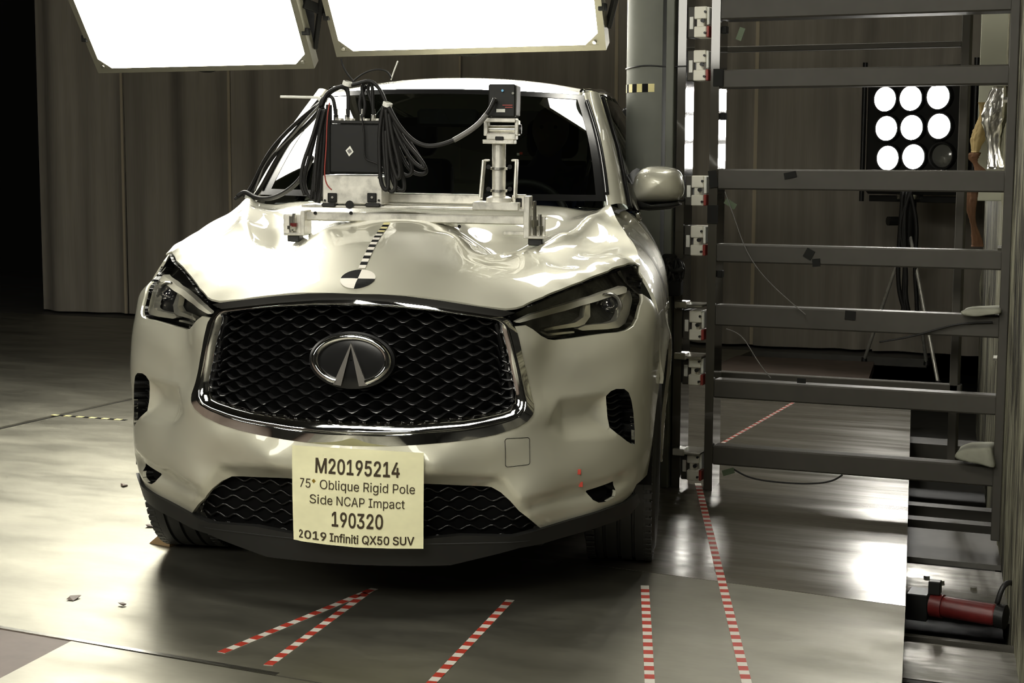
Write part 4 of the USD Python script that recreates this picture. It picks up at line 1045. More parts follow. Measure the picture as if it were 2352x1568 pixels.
def roofp(a, t):
    y0 = 1.79 - .13 * (1 - a ** 2); y = y0 + (4.0 - y0) * t
    w = np.interp(t, [0, .1, .25, .7, 1], [.522, .556, .588, .590, .53])
    zc = 1.646 + np.interp(t, [0, .08, .2, .4, .7, 1], [0, .034, .062, .074, .045, -.04]); drop = np.interp(t, [0, .1, .3, 1], [.014, .045, .075, .09])
    return np.stack([a * w, y, zc - drop * np.abs(a) ** 2.2], -1)
Aa, Tt = np.meshgrid(ra, ry); mm = gridmesh(roofp(Aa, Tt)); cpart('roof', mm, 'car_paint', True)
for s in (1, -1):
    tt = np.linspace(0.02, .95, 30); e = roofp(np.full(30, float(s)), tt)
    cpart('roof_rail', tube(e + np.array([-s * .02, 0, .012]), .012, 8), 'chrome', True)
    # side windows between the belt line and the roof
    ys = np.linspace(1.42, 3.95, 40)
    bel = np.stack([s * (_sx(np.column_stack([ys, np.full(40, 1.155)]) * [1, 1.3]) - dent(ys, s) - .012), ys, np.interp(ys, [1.42, 1.5, 4], [1.19, 1.158, 1.2])], 1)
    rf = np.array([[s * np.interp(y, [1.42, 1.9, 2.2, 3.3, 4], [.725, .578, .59, .592, .53]), y, np.interp(y, [1.42, 1.9, 2.3, 3.3, 4.0], [1.205, 1.624, 1.645, 1.615, 1.52])] for y in ys])
    rf[:, 0] -= s * .6 * dent(ys, s) * .5
    k = np.linspace(0, 1, 8); P = np.array([bel * (1 - t) + rf * t + np.array([s * .03 * sin(pi * t), 0, 0]) for t in k])
    cpart('side_window', gridmesh(P), 'side_glass', True)
    for yc in (2.42, 3.38):
        j = int(np.argmin(abs(ys - yc))); cpart('window_post', tube(P[:, j] + [s * .004, 0, 0], .025, 8), 'gloss_black', True)
    b2 = np.vstack([bel[:1], bel]); cpart('belt_trim', tube(bel + [s * .008, 0, 0], .010, 6), 'chrome', True)
# rear end
zb = np.linspace(.27, 1.2, 20); xb = np.linspace(-1, 1, 40)
def rearp(a, z):
    w = np.interp(z, [.27, .6, .9, 1.2], [.76, .79, .79, .70]); y = np.interp(z, [.27, .5, .6, .9, 1.05, 1.2], [4.5, 4.62, 4.62, 4.56, 4.52, 4.42])
    return np.stack([a * w, y - (y - 4.3) * np.abs(a) ** 4, z], -1)
Aa, Zz = np.meshgrid(xb, zb); mm = gridmesh(rearp(Aa, Zz)); cpart('tailgate', (mm[0], mm[1][:, ::-1]), 'car_paint', True)
T2 = np.linspace(0, 1, 10); Aa, Tb = np.meshgrid(xb, T2)
top_ = roofp(Aa, np.ones_like(Aa)); bot_ = rearp(Aa, np.full_like(Aa, 1.2)); cpart('rear_window', gridmesh(bot_ * (1 - Tb[..., None]) + top_ * Tb[..., None]), 'side_glass', True)
# underside, engine bay, cabin
cpart('underbody', bx((-.55, .25, .20), (.55, 4.3, .34), .02), 'black_satin')
cpart('engine_bay', bx((-.50, .20, .36), (.50, 1.1, .90), .03), 'black_satin')
cpart('bay_panel', bx((-.74, .50, .50), (-.52, 1.2, .98), .03), 'black_satin')
cpart('bay_panel', bx((.52, .50, .50), (.74, 1.2, .98), .03), 'black_satin')
cpart('cabin_floor', bx((-.70, 1.15, .34), (.55, 4.2, .42), .02), 'black_satin')
cpart('firewall', bx((-.68, 1.12, .40), (.60, 1.2, 1.15), .02), 'black_satin')
dp = np.array([(1.22, 1.16), (1.45, 1.20), (1.66, 1.18), (1.74, 1.10), (1.70, .85), (1.3, .8)])
v, f = vf(trimesh.creation.extrude_polygon(Polygon(dp), 1.22)); cpart('dashboard', (np.column_stack([v[:, 2] - .64, v[:, 0], v[:, 1]]), f), 'dash_plastic')
sw = np.array([.28, 1.80, 1.12]); g = np.linspace(0, 2 * pi, 40, endpoint=False); tilt = np.array([0, -.42, .9])
cpart('steering_wheel', tube(sw + np.stack([.18 * np.cos(g), -.18 * np.sin(g) * -.40, .18 * np.sin(g) * .9], 1), .016, 8, closed=True, n=60), 'dash_plastic', True)
cpart('mirror_inside', bx((-.12, 1.62, 1.50), (.12, 1.66, 1.57), .02), 'dash_plastic')
for x in (-.36, .30):
    import manifold3d as m3
    def rb(c, s_, r=.05):
        c, s_ = np.array(c), np.array(s_) / 2 - r
        o = [m3.Manifold.sphere(r, 16).translate((c + s_ * [i, j, k]).tolist()) for i in (-1, 1) for j in (-1, 1) for k in (-1, 1)]
        return m3.Manifold.batch_hull(o)
    st = cpart('seat', m3.Manifold.batch_hull([rb((x, 2.35, .66), (.46, .5, .18)), rb((x, 2.35, .62), (.46, .5, .12))]), 'seat_cloth', True)
    cpart('backrest', m3.Manifold.batch_hull([rb((x, 2.62, .78), (.46, .16, .2)), rb((x, 2.80, 1.28), (.40, .12, .16))]), 'seat_cloth', True, parent=st)
    cpart('headrest', rb((x, 2.82, 1.46), (.24, .12, .18)), 'seat_cloth', True, parent=st)

# ---- wheels
def wheel(x, yc, zc, s):
    ax = np.array([s, 0, 0.]); c = np.array([x, yc, zc]); w = .115
    pr = [(.245, -w + .01), (.27, -w - .002), (.31, -w - .004), (.34, -w + .012), (.355, -w + .035)]
    for k in range(4):
        a = -w + .045 + k * .048; pr += [(.3585, a), (.3590, a + .016), (.350, a + .018), (.350, a + .026), (.3590, a + .028)]
    pr += [(.355, w - .035), (.34, w - .012), (.31, w + .004), (.27, w + .002), (.245, w - .01), (.235, .0), (.245, -w + .01)]
    p = cpart('wheel', lathe(pr, c, ax, 72), 'tyre_rubber', 30)
    blk = []
    for k in range(72):
        t = 2 * pi * k / 72
        for a in (-w + .020, w - .020):
            ctr = c + ax * a + np.array([0, cos(t), sin(t)]) * .3535
            bv, bf = bevbox(.03, .022, .012, .002); er, et = np.array([0, cos(t), sin(t)]), np.array([0, -sin(t), cos(t)])
            blk.append((ctr + bv[:, :1] * ax + bv[:, 1:2] * et + bv[:, 2:] * er, bf))
    cpart('tread_blocks', join(blk), 'tyre_rubber', parent=p)
    cpart('rim', lathe([(.24, -.10), (.235, .0), (.243, .09), (.225, .095), (.215, .05), (.08, .06), (.05, .075), (0, .078)], c, ax, 48), 'rim_metal', 35, parent=p)
    for k in range(5):
        t = 2 * pi * k / 5; cpart('spoke', bar(c + ax * .07 + np.array([0, cos(t), sin(t)]) * .04, c + ax * .085 + np.array([0, cos(t), sin(t)]) * .225, .05, .03, up=ax), 'rim_metal', parent=p)
for s in (1, -1):
    for yc in (.9, 3.68):
        x = s * .752; zc = .361 - (CT[2] + CPT * yc + CRL * x) 
        wheel(x, yc, zc, s)
# ---- door mirror (only the one on the pole's side is left)
MY = 1.62
mc = [cy(x, y, MY) for x, y in ((1453, 462), (1453, 420), (1462, 398), (1480, 386), (1510, 382), (1545, 386), (1562, 396), (1570, 420), (1570, 445), (1555, 462), (1500, 468))]
mc = np.array(mc); cen = mc.mean(0)
P = []
for t, yo in ((1.0, .10), (1.0, .04), (.97, .0), (.88, -.045), (.70, -.08), (.40, -.10), (.12, -.108), (.003, -.1085)):
    r = cen + (mc - cen) * t; r[:, 1] = MY + yo; r = smoothline(r, 60, True); P.append(np.vstack([r, r[:1]]))
mp = cpart('door_mirror', weld(gridmesh(np.array(P))), 'car_paint', 60, label='silver door mirror cap with black base')
lo_ = np.array([cy(x, y, MY) for x, y in ((1440, 450), (1452, 462), (1500, 468), (1556, 463), (1566, 470), (1540, 480), (1490, 484), (1450, 478))])
P = []
for t, yo in ((1., .10), (1.0, .0), (.9, -.05), (.6, -.085), (.1, -.09)):
    c2 = lo_.mean(0); r = c2 + (lo_ - c2) * t; r[:, 1] = MY + yo; P.append(np.vstack([r, r[:1]]))
cpart('mirror_base', gridmesh(np.array(P)), 'plastic_dark', 60, parent=mp)
ba = np.array([cy(x, y, MY) for x, y in ((1436, 478), (1437, 430), (1441, 405), (1452, 392), (1462, 386), (1470, 388), (1458, 405), (1455, 465), (1470, 482))])
P = []
for yo in (.11, .015): r = ba.copy(); r[:, 1] = MY + yo; P.append(np.vstack([r, r[:1]]))
c2 = ba.mean(0); r = c2 + (ba - c2) * .1; r[:, 1] = MY + .01; P.append(np.vstack([r, r[:1]]))
cpart('mirror_housing', gridmesh(np.array(P)), 'gloss_black', 40, parent=mp)
cpart('mirror_arm', bar(cy(1432, 470, 1.66) + [-.06, 0, 0], cy(1470, 474, 1.66), .06, .035), 'plastic_dark', parent=mp)
gl = np.vstack([mc[:1], mc]); c2 = mc.mean(0); r = c2 + (mc - c2) * .92; r[:, 1] = MY + .101
cpart('mirror_glass', (np.vstack([r, [r.mean(0)]]), np.array([[i, (i + 1) % len(r), len(r)] for i in range(len(r))])), 'chrome', parent=mp)
# ---------------------------------------------------------------- stickers and the test sheet on the car
def on_hood(xy, off): 
    p = hsurf(xy); return toW(p + [0, -off * .3, off])
tc = hhit([(822, 641)])[0]
tg = Thing('target_sticker', 'round black and white quartered target sticker at the front edge of the hood', 'sticker', toW(hsurf(tc[None])[0]), rot=CR)
RT = .052; sy = 1.35
for k in range(4):
    a = np.linspace(pi / 2 * k, pi / 2 * (k + 1), 16)
    pg = Polygon(np.vstack([[0, 0], np.stack([RT * np.cos(a), RT * sy * .78 * np.sin(a)], 1)]) + tc)
    tg.part('white_quarter' if k % 2 == 0 else 'black_quarter', (lambda m: (m[0], m[1]))(patch(pg, lambda q: on_hood(q, .0018), .012)), 'tape_white' if k % 2 == 0 else 'tape_black')
ht = Thing('checkered_tape', 'narrow checkered tape running up the middle of the hood from the round target', 'tape', toW(hsurf(tc[None])[0]), rot=CR)
A0, A1 = hhit([(831, 618), (889, 512)]); dd = A1 - A0; LL_ = np.linalg.norm(dd); dd /= LL_; ss_ = np.array([dd[1], -dd[0]]); n = 19
for k in range(n):
    a, b = A0 + dd * LL_ * k / n, A0 + dd * LL_ * (k + 1) / n; w = .0105
    pg = Polygon([a - ss_ * w, a + ss_ * w, b + ss_ * w, b - ss_ * w])
    y_ = k >= n - 6
    ht.part('black_square' if k % 2 else ('yellow_square' if y_ else 'white_square'), patch(pg, lambda q: on_hood(q, .0018), .008), 'tape_black' if k % 2 else ('tape_yellow' if y_ else 'tape_white'))
mat('paper_yellow', (.92, .89, .58), .55, noise=((9., 9., 14.), .08, 3), spec=.4)
mat('ink', (.045, .030, .012), .6)
mat('ink_gold', (.42, .28, .03), .6)
sr_ = np.random.default_rng(5)
def sheet(a, b, off=0.0):
    a, b = np.broadcast_arrays(np.asarray(a, float), np.asarray(b, float))
    tp = np.array([671, 1022]) * (1 - a[..., None]) + np.array([973.5, 1040]) * a[..., None]
    bx_ = np.interp(a, [0, .1, .25, .5, .75, 1], [674.5, 692, 747, 818, 894, 972.5]); by_ = np.interp(a, [0, .06, .25, .5, .75, 1], [1238.5, 1240.5, 1250, 1257, 1259.5, 1260])
    px = tp[..., 0] * (1 - b) + bx_ * b - 1.2 * np.sin(pi * b) * (1 - a); pyy = tp[..., 1] * (1 - b) + by_ * b
    y = -.092 - .016 * np.sin(pi * np.clip(a, 0, 1)) + .006 * b ** 2 + .0016 * np.sin(9 * b + 3 * a) * np.sin(4 * a + 2 * b) + .006 * b * np.cos(5 * a) - off
    d = np.stack([cray(x, yy) for x, yy in zip(px.ravel(), pyy.ravel())]); y = y.ravel()
    return toW(CO + d * ((y - CO[1]) / d[:, 1])[:, None]).reshape(*a.shape, 3)
aa, bb = np.meshgrid(np.linspace(0, 1, 40), np.linspace(0, 1, 30))
Pf, Pb = sheet(aa, bb), sheet(aa, bb, -.0008)
sg = Thing('paper_sign', 'pale yellow paper sheet with printed test details taped to the front bumper', 'sign', Pf[15, 20])
sg.part('sheet', gridmesh(Pf[:, ::-1]), 'paper_yellow', True)
sg.part('sheet_back', gridmesh(Pb), 'paper_yellow', True)
import shapely.ops
def letter(text, a0, a1, b0, b1, bold, name, m='ink'):
    t = meshkit.text_mesh(text, 1.0, .05, bold); v = np.array(t.vertices)
    x0, x1 = v[:, 0].min(), v[:, 0].max()
    a = a0 + (v[:, 0] - x0) / (x1 - x0) * (a1 - a0); b = b1 + (b0 - b1) * v[:, 1]
    W = sheet(a, b, .0006) ; W2 = sheet(a, b, .0016)
    V = np.where((v[:, 2] > .025)[:, None], W2, W)
    sg.part(name, (V, np.array(t.faces)), m)
letter('M20195214', .181, .819, .118, .267, True, 'test_number')
letter('75', .070, .150, .338, .432, False, 'test_line')
letter('Oblique Rigid Pole', .215, .935, .338, .432, False, 'test_line')
letter('Side NCAP Impact', .147, .859, .497, .589, False, 'test_line')
letter('190320', .303, .700, .659, .804, True, 'date_number')
letter('2019 Infiniti QX50 SUV', .070, .862 + .07, .880, .963, True, 'vehicle_line')
dg = np.array([(.172, .335), (.186, .358), (.172, .381), (.158, .358)]); W = sheet(dg[:, 0], dg[:, 1], .0012)
sg.part('degree_mark', (W, np.array([[0, 1, 2], [0, 2, 3], [2, 1, 0], [3, 2, 0]])), 'ink_gold')
for x, y in ((369, 1036), (1330, 1083), (1335, 1112), (361, 1068)):
    c = bskin(hit([(x, y)]) if x > 800 else np.array([[0, 0.]]))[0] if x > 800 else None
    if c is None: continue
    cpart('chalk_mark', bx(c + [-.006, -.0035, -.008], c + [.006, -.0015, .008], .0005), 'tape_red', label='small faint red chalk mark')

# ---------------------------------------------------------------- rig bolted over the hood
def pb(x0, y0, x1, y1, y, dep, b=.002):
    """Box whose front face covers the picture rectangle at car depth y."""
    A, B = cy(x0, y0, y), cy(x1, y1, y)
    lo = [A[0], y, B[2]]; hi = [B[0], y + dep, A[2]]
    return mW(bx(lo, hi, b))
def P3(x, y, d): return toW(cy(x, y, d))
rig = Thing('mounting_frame', 'bare aluminium mounting frame bolted across the crumpled hood', 'frame', P3(950, 500, .62), rot=CR)
rig.part('front_rail', pb(697, 487, 1215, 517, .58, .05, .004), 'aluminium')
rig.part('deck_plate', pb(692, 470, 1214, 486, .595, .17), 'aluminium')
rig.part('rear_rail', pb(885, 443, 1105, 470, .72, .04, .004), 'aluminium')
rig.part('end_tube', pb(1176, 447, 1206, 482, .66, .06, .004), 'aluminium')
rig.part('end_tube_slot', pb(1184, 455, 1198, 476, .655, .01), 'black_matt')
rig.part('side_plate', pb(1203, 451, 1215, 548, .555, .09), 'aluminium')
rig.part('side_plate', pb(690, 484, 700, 541, .555, .09), 'aluminium')
for x0, y0, x1, y1 in ((1205, 496, 1252, 549), (651, 492, 692, 541)):
    rig.part('foot_plate', pb(x0, y0, x1, y1, .60, .012), 'aluminium')
    A, B = cy(x0, y1, .56), cy(x1, y1, .56)
    rig.part('foot_flange', pb(x0, y1 - 7, x1, y1, .555, .06), 'aluminium')
    zl = hoodz(np.array([[(A[0] + B[0]) / 2, .60]]))[0]
    rig.part('foot_pad', mW(bx((A[0] + .01, .57, zl + .004), (B[0] - .01, .63, A[2] + .004))), 'black_rubber')
for x, y0, y1 in ((1228, 462, 540), (1240, 492, 540), (675, 490, 530), (668, 496, 536)):
    a, b = cy(x, y1, .585), cy(x, y0, .585)
    rig.part('bolt', mW(cyl(a, b, .006, 8)), 'steel_bright'); rig.part('nut', mW(cyl(a + (b - a) * .25, a + (b - a) * .45, .012, 6)), 'red_metal' if x == 675 else 'steel_bright')
rig.part('cross_bar', pb(1155, 531, 1206, 541, .58, .02), 'aluminium')
for x, y in ((806, 489), (724, 489), (1055, 520)):
    rig.part('hole_plug', mW(cyl(cy(x, y, .582), cy(x, y, .575), .006, 8)), 'black_matt')
sb_ = Thing('steel_box', 'worn bare metal box with two black sockets on the left of the hood frame', 'box', P3(810, 440, .64), rot=CR)
sb_.part('body', pb(741, 402, 878, 470, .60, .20, .003), 'aluminium')
for x in (752, 843):
    sb_.part('socket', pb(x, 443, x + 21, 465, .592, .012), 'black_satin'); sb_.part('socket_pin', mW(cyl(cy(x + 11, 453, .595), cy(x + 11, 453, .586), .004, 8)), 'steel_bright')
for x0, x1 in ((738, 770), (838, 873)):
    sb_.part('rubber_foot', pb(x0, 466, x1, 476, .585, .05, .004), 'black_rubber')
sb_.part('drain_plug', mW(cyl(cy(803, 470, .60), cy(803, 470, .585), .014, 12)), 'black_satin')
for x, y in ((746, 460), (870, 460), (870, 408)): sb_.part('screw', mW(cyl(cy(x, y, .601), cy(x, y, .595), .004, 6)), 'black_satin')
db = Thing('recorder_box', 'black data recorder box with white diamond sticker standing on the metal box', 'box', P3(815, 340, .64), rot=CR)
db.part('body', pb(757, 284, 878, 398, .615, .15, .004), 'black_satin')
db.part('side_rail', pb(748, 240, 758, 400, .61, .03), 'black_matt')
db.part('top_plate', pb(760, 276, 876, 285, .615, .15), 'plastic_dark')
c = cy(803, 347, .614); s_ = affinity.scale(affinity.rotate(sbox(-.010, -.010, .010, .010), 38), .95, 1.25)
db.part('sticker', mW(extrude(s_, .0012, c, (1, 0, 0), (0, 0, 1))), 'label_white')
db.part('sticker_print', mW(extrude(affinity.rotate(sbox(-.006, -.006, .006, .006), 38), .0012, c - [0, .001, 0], (1, 0, 0), (0, 0, 1))), 'cable_grey')
for x in (772, 798, 832, 858):
    db.part('connector', mW(lathe([(0, 0), (.008, 0), (.008, .02), (.0055, .022), (.0055, .04), (0, .04)], cy(x, 278, .66), (0, 0, 1), 12)), 'steel_bright', 40)
    db.part('connector_ring', mW(lathe([(.006, .0), (.011, .0), (.011, .007), (.006, .007)], cy(x + 10, 277, .64), (0, 0, 1), 10)), 'aluminium', 40)
cmt = Thing('onboard_camera', 'dark high-speed camera on a clamped metal post, right side of the hood frame', 'camera', P3(1150, 470, .66), rot=CR)
cmt.part('base_plate', pb(1085, 464, 1190, 484, .585, .13), 'aluminium')
cmt.part('flange', mW(lathe([(0, 0), (.042, 0), (.042, .014), (.030, .02), (0, .02)], cy(1146, 464, .65), (0, 0, 1), 28)), 'aluminium', 40)
rt = .0225
cmt.part('post', mW(cyl(cy(1146, 464, .65), cy(1146, 328, .65), rt, 28)), 'aluminium', 40)
for y in (387, 438):
    cmt.part('clamp_ring', mW(lathe([(rt, -.004), (rt + .006, -.004), (rt + .006, .004), (rt, .004)], cy(1146, y, .65), (0, 0, 1), 28)), 'steel_bright', 40)
    for x in (1122, 1171): cmt.part('clamp_screw', mW(cyl(cy(x, y - 4, .63), cy(x, y - 4, .615), .008, 8)), 'black_satin')
cmt.part('brace', mW(bar(cy(1104, 456, .64), cy(1112, 368, .65), .05, .008, up=(1, 0, 0))), 'aluminium')
cmt.part('brace', mW(bar(cy(1183, 456, .64), cy(1187, 368, .65), .05, .008, up=(1, 0, 0))), 'aluminium')
cmt.part('brace_lip', pb(1110, 366, 1122, 371, .64, .04), 'aluminium'); cmt.part('brace_lip', pb(1174, 366, 1188, 371, .64, .04), 'aluminium')
cmt.part('head_plate', pb(1108, 320, 1180, 331, .61, .08), 'aluminium')
cmt.part('lower_jaw', pb(1117, 306, 1184, 321, .615, .07), 'aluminium')
cmt.part('wing_nut', pb(1137, 313, 1156, 322, .605, .02), 'black_satin')
cmt.part('hinge_pin', mW(cyl(cy(1113, 297, .65), cy(1192, 297, .65), .012, 16)), 'steel_bright', 40)
cmt.part('cheek', pb(1111, 276, 1120, 312, .62, .06), 'aluminium'); cmt.part('cheek', pb(1182, 276, 1190, 312, .62, .06), 'aluminium')
cmt.part('knob', mW(cyl(cy(1190, 297, .65), cy(1198, 297, .65), .016, 12)), 'black_satin', 40)
cmt.part('top_jaw', pb(1113, 270, 1184, 281, .61, .08), 'aluminium')
cb = pb(1122, 193, 1183, 269, .60, .13, .004)
cmt.part('camera_body', cb, 'plastic_dark')
cmt.part('body_edge', pb(1180, 196, 1186, 266, .61, .11), 'cable_grey')
cmt.part('label_plate', pb(1140, 250, 1160, 258, .598, .003, .0005), 'label_white')
cmt.part('red_lettering', pb(1154, 240, 1177, 243, .598, .003, .0005), 'red_plastic'); cmt.part('red_lettering', pb(1160, 245, 1177, 248, .598, .003, .0005), 'red_plastic')
mat('blue_led', (.2, .5, .8), .3)
cmt.part('indicator', mW(cyl(cy(1154, 208, .60), cy(1154, 208, .594), .004, 10)), 'blue_led'); cmt.part('screw', mW(cyl(cy(1178, 214, .60), cy(1178, 214, .594), .004, 10)), 'steel_bright')
cmt.part('connector', mW(cyl(cy(1136, 230, .60), cy(1136, 230, .575), .008, 12)), 'steel_bright', 40)

def cable(label, pts, r, m='cable_black', name='cable', grp='black cables draped round the recorder box', n=None):
    P = np.array([toW(cy(x, y, d)) for x, y, d in pts])
    single(name, tube(P, r, 7, n=n or 8 * len(P)), m, label, 'cable', group=grp, smooth=True)
def D(p, d): return [(x, y, d) for x, y in p]
cable('thick black cable sweeping from the hood camera to the recorder box', D([(1137, 226), (1128, 246), (1116, 264), (1095, 288), (1062, 312), (1020, 330), (985, 335), (955, 326), (926, 300), (905, 270), (892, 246)], .56), .0075)
cable('grey sleeve on the camera cable where it rises to the camera', D([(1118, 262), (1098, 285), (1068, 307), (1042, 322)], .555), .0088, 'cable_grey')
G1 = 'black cables draped round the recorder box'
L1 = ['longest loop of black cable, ending in a kink farthest right of the recorder box', 'second longest loop of black cable right of the recorder box', 'loop of black cable hanging down to the metal rail, right one', 'loop of black cable hanging down to the metal rail, left one', 'loop of black cable close along the right edge of the recorder box', 'outer slanting loop of black cable ending beside the kink', 'middle loop of black cable ending above the rear rail']
for k, lp in enumerate(([(886, 242), (900, 300), (925, 362), (955, 398), (978, 396), (972, 376), (935, 318), (905, 268), (892, 246)], [(884, 244), (892, 300), (905, 360), (930, 402), (944, 398), (935, 350), (915, 290), (895, 248)],
                        [(884, 244), (886, 310), (895, 380), (912, 432), (926, 436), (924, 400), (910, 320), (892, 250)], [(882, 246), (880, 310), (886, 390), (898, 440), (906, 436), (902, 380), (894, 300), (888, 250)],
                        [(880, 246), (872, 300), (872, 370), (880, 430), (888, 436), (890, 380), (886, 300)], [(890, 244), (908, 285), (935, 330), (962, 362), (975, 385), (960, 380), (925, 335), (900, 280)],
                        [(886, 250), (893, 320), (905, 390), (915, 410), (918, 395), (905, 330), (893, 260)])):
    cable(L1[k], D(lp, .60 - .008 * k + .02), .0068)
L2 = ['black cable arching over all connectors from left bundle to right bundle', 'black cable from the second connector over to the left bundle', 'black cable from the leftmost connector to the left bundle', 'black cable arching from the third to the rightmost connector', 'black cable rising from the second connector to the arch', 'black cable from the rightmost connector towards the hanging loops', 'short black cable rising from the third connector']
for k, lp in enumerate(([(738, 244), (752, 214), (785, 198), (820, 192), (848, 186), (868, 200), (882, 226), (890, 244)], [(740, 250), (748, 226), (770, 206), (795, 200), (800, 225), (800, 268)], [(772, 268), (768, 240), (760, 222), (742, 226), (735, 246)],
                        [(834, 268), (838, 236), (832, 206), (836, 192), (850, 190), (856, 220), (858, 268)], [(798, 270), (800, 230), (794, 205), (780, 200)], [(860, 270), (852, 230), (845, 205), (852, 192), (872, 205), (886, 236)], [(832, 268), (826, 240), (834, 210), (842, 196)])):
    cable(L2[k], D(lp, .64 + .006 * k), .0058)
L3 = ['black cable left of the recorder box that curls under at its foot', 'black cable hanging straight, second from the recorder box edge', 'black cable hanging from bundle to the metal box corner', 'black cable hanging hard against the left edge of the recorder box', 'outermost black cable hanging left of the recorder box', 'slack black cable in the middle of the left hanging bundle']
for k, lp in enumerate(([(738, 246), (724, 310), (706, 380), (700, 425), (712, 452), (728, 462)], [(742, 246), (732, 320), (722, 400), (716, 455)], [(745, 250), (738, 330), (730, 410), (724, 462)], [(750, 250), (744, 330), (738, 420), (732, 466)], [(736, 250), (716, 320), (698, 372), (692, 420), (700, 448)], [(746, 252), (735, 300), (726, 370), (722, 440)])):
    cable(L3[k], D(lp, .66 - .01 * k), .0065)
L4 = ['black cable along the left windshield pillar, middle strand', 'black cable along the left windshield pillar, outermost strand', 'black cable along the left windshield pillar, innermost strand', 'thin grey cable along the left windshield pillar']
for k, lp in enumerate(([(738, 236, .80), (700, 276, .95), (655, 326, 1.1), (615, 378, 1.2), (588, 425, 1.25), (572, 455, 1.26)], [(742, 232, .80), (695, 270, .95), (645, 318, 1.1), (606, 372, 1.2), (578, 428, 1.25), (562, 452, 1.26)], [(740, 246, .80), (706, 286, .95), (668, 322, 1.05), (632, 372, 1.15), (600, 430, 1.2), (580, 458, 1.22)], [(736, 240, .8), (690, 290, .95), (650, 334, 1.1), (612, 374, 1.2), (585, 438, 1.24)])):
    cable(L4[k], lp, .0075 if k != 3 else .004, 'cable_black' if k != 3 else 'cable_grey')
cable('black cable crossing from the left fender to the foot of the recorder box', [(545, 452, 1.2), (560, 442, 1.2), (580, 450, 1.18), (612, 456, 1.12), (650, 444, 1.0), (690, 410, .85), (716, 362, .72)], .009)
cable('black cable lying on the left fender behind the hood', [(540, 458, 1.22), (556, 446, 1.22), (575, 447, 1.22), (598, 455, 1.22)], .007)
cable('thin black cable rising from the cable bundle to the softbox', D([(815, 190), (806, 180), (792, 160), (785, 142), (784, 134)], .70), .003)
cable('thin black cable looping over the roof from the cable bundle', D([(806, 192), (830, 172), (862, 160), (888, 164), (899, 180)], .72), .003)
cable('pale wire end sticking up beside the cable bundle', D([(898, 184), (904, 166), (914, 140)], .72), .0025, 'label_white', 'pale_wire')
cable('thin dark cable running down the front of the recorder box', D([(830, 262), (836, 310), (837, 352), (842, 366), (862, 374), (880, 388)], .605), .0028)
cable('thin red wire beside the left edge of the recorder box', D([(757, 236), (752, 270), (749, 340), (746, 400), (752, 425), (762, 436)], .60), .0022, 'red_plastic', 'red_wire')
single('white_rod', mW(cyl(cy(644, 222, .8), cy(738, 224, .8), .0045, 8)), 'label_white', 'thin white rod sticking out to the left of the cable bundle', 'rod')
for x, y, dd_ in ((741, 228, .78), (890, 240, .58), (798, 192, .64), (572, 452, 1.22)):
    single('cable_tie', mW(lathe([(.012, -.008), (.016, -.006), (.016, .006), (.012, .008)], cy(x, y, dd_), (.3, -.2, 1), 14)), 'label_white', {741: 'white cable tie at the left top of the cable bundle', 890: 'white cable tie where the cable loops hang right of the recorder', 798: 'white cable tie at the top of the cable arch', 572: 'white cable tie at the foot of the left pillar'}[x], 'cable tie')
# wooden wedge at the left front tyre, scraps on the floor
wa, wb_ = onz(350, 1249), onz(425, 1262)
wd = (wb_ - wa); wd[2] = 0; wl_ = np.linalg.norm(wd); wd /= wl_
single('wheel_wedge', extrude(Polygon([(0, 0), (.13, 0), (.13, .062), (.10, .055), (.02, .012)]), .12, wa + np.array([0, 0.02, 0.001]) , wd, (0, 0, 1)) if False else (lambda m: (vf(m)[0], vf(m)[1][:, ::-1]))(extrude(Polygon([(0, 0), (.10, 0), (.10, .052), (.06, .045), (.015, .012)]), .10, wa + np.array([0, .10, .001]), wd, (0, 0, 1))), 'wood', 'small wooden wedge under the left front tyre', 'wedge')
for k, (x, y, s_, l) in enumerate(((282, 1117, .02, 'dark scrap on the bright floor, farthest from the camera, by the car'), (345, 1210, .022, 'dark scrap on the bright floor near the left tyre'), (172, 1376, .026, 'dark scrap on the bright floor at the left, nearest the joint'), (282, 1390, .016, 'small dark scrap on the floor near the edge of the car shadow'))):
    c = onz(x, y); r = np.random.default_rng(k)
    import manifold3d as m3
    single('scrap', m3.Manifold.hull_points(np.array([c + [r.uniform(-s_, s_), r.uniform(-s_, s_), r.uniform(.001, .012)] for _ in range(10)])), 'floor_brown', l, 'debris')
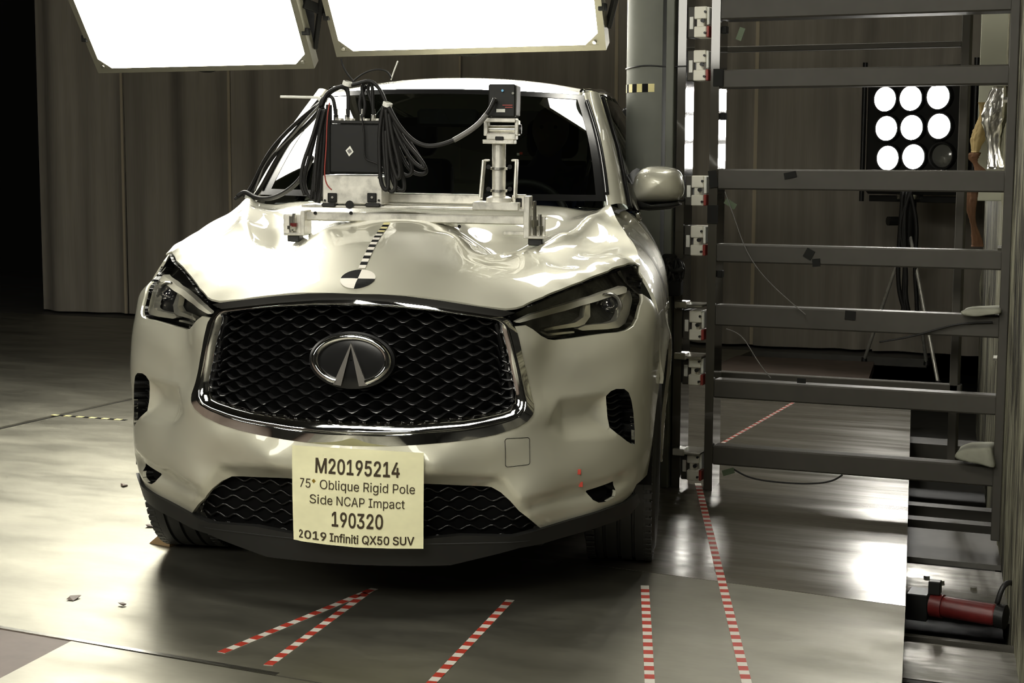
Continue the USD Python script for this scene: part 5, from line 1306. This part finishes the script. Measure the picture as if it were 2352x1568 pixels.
# crash dummy at the wheel, seen dimly through the windshield
dm = Thing('crash_dummy', 'blue crash test dummy at the steering wheel behind the windshield', 'dummy', toW([.30, 2.5, .8]), rot=CR)
J = {'pel': ((.30, 2.42, .84), .15), 'chest': ((.30, 2.56, 1.16), .165), 'neck': ((.30, 2.56, 1.36), .062), 'shl': ((.12, 2.53, 1.28), .07), 'shr': ((.48, 2.53, 1.28), .07), 'ell': ((.08, 2.25, 1.08), .05), 'elr': ((.50, 2.22, 1.08), .05), 'hal': ((.18, 1.93, 1.12), .04), 'har': ((.38, 1.93, 1.12), .04), 'knl': ((.18, 1.98, .88), .08), 'knr': ((.42, 1.98, .88), .08)}
def ball(j): c, r = J[j]; return m3.Manifold.sphere(r, 20).translate(list(c))
body = m3.Manifold()
for a, b in (('pel', 'chest'), ('chest', 'neck'), ('chest', 'shl'), ('chest', 'shr'), ('shl', 'ell'), ('ell', 'hal'), ('shr', 'elr'), ('elr', 'har'), ('pel', 'knl'), ('pel', 'knr')):
    body = body + m3.Manifold.batch_hull([ball(a), ball(b)])
hd = m3.Manifold.batch_hull([m3.Manifold.sphere(.10, 24).scale([.82, 1., 1.]).translate([.32, 2.50, 1.50]), m3.Manifold.sphere(.05, 16).translate([.32, 2.43, 1.43])]) + m3.Manifold.batch_hull([m3.Manifold.sphere(.014, 8).translate([.32, 2.395, 1.48]), m3.Manifold.sphere(.01, 8).translate([.32, 2.41, 1.52])])
body = body + m3.Manifold.batch_hull([m3.Manifold.sphere(.06, 16).translate([.30, 2.55, 1.34]), m3.Manifold.sphere(.055, 16).translate([.32, 2.52, 1.44])])
tm = trimesh.Trimesh(*vf(body.refine_to_length(.03))); trimesh.smoothing.filter_taubin(tm, iterations=10)
dm.part('body', mW(tm), 'dummy_blue', True); dm.part('head', mW(hd), 'dummy_skin', 50)
for x in (.29, .35): dm.part('eye', mW(m3.Manifold.sphere(.009, 10).translate([x, 2.405, 1.51])), 'black_satin', True)
mk = Thing('target_marker', 'tiny red and white marker inside the cabin beside the camera post', 'marker', toW(cy(1193, 353, 1.60)), rot=CR)
mk.part('white_half', pb(1187, 351, 1193, 357, 1.62, .004, .0005), 'tape_white'); mk.part('red_half', pb(1193, 349, 1200, 355, 1.62, .004, .0005), 'tape_red')
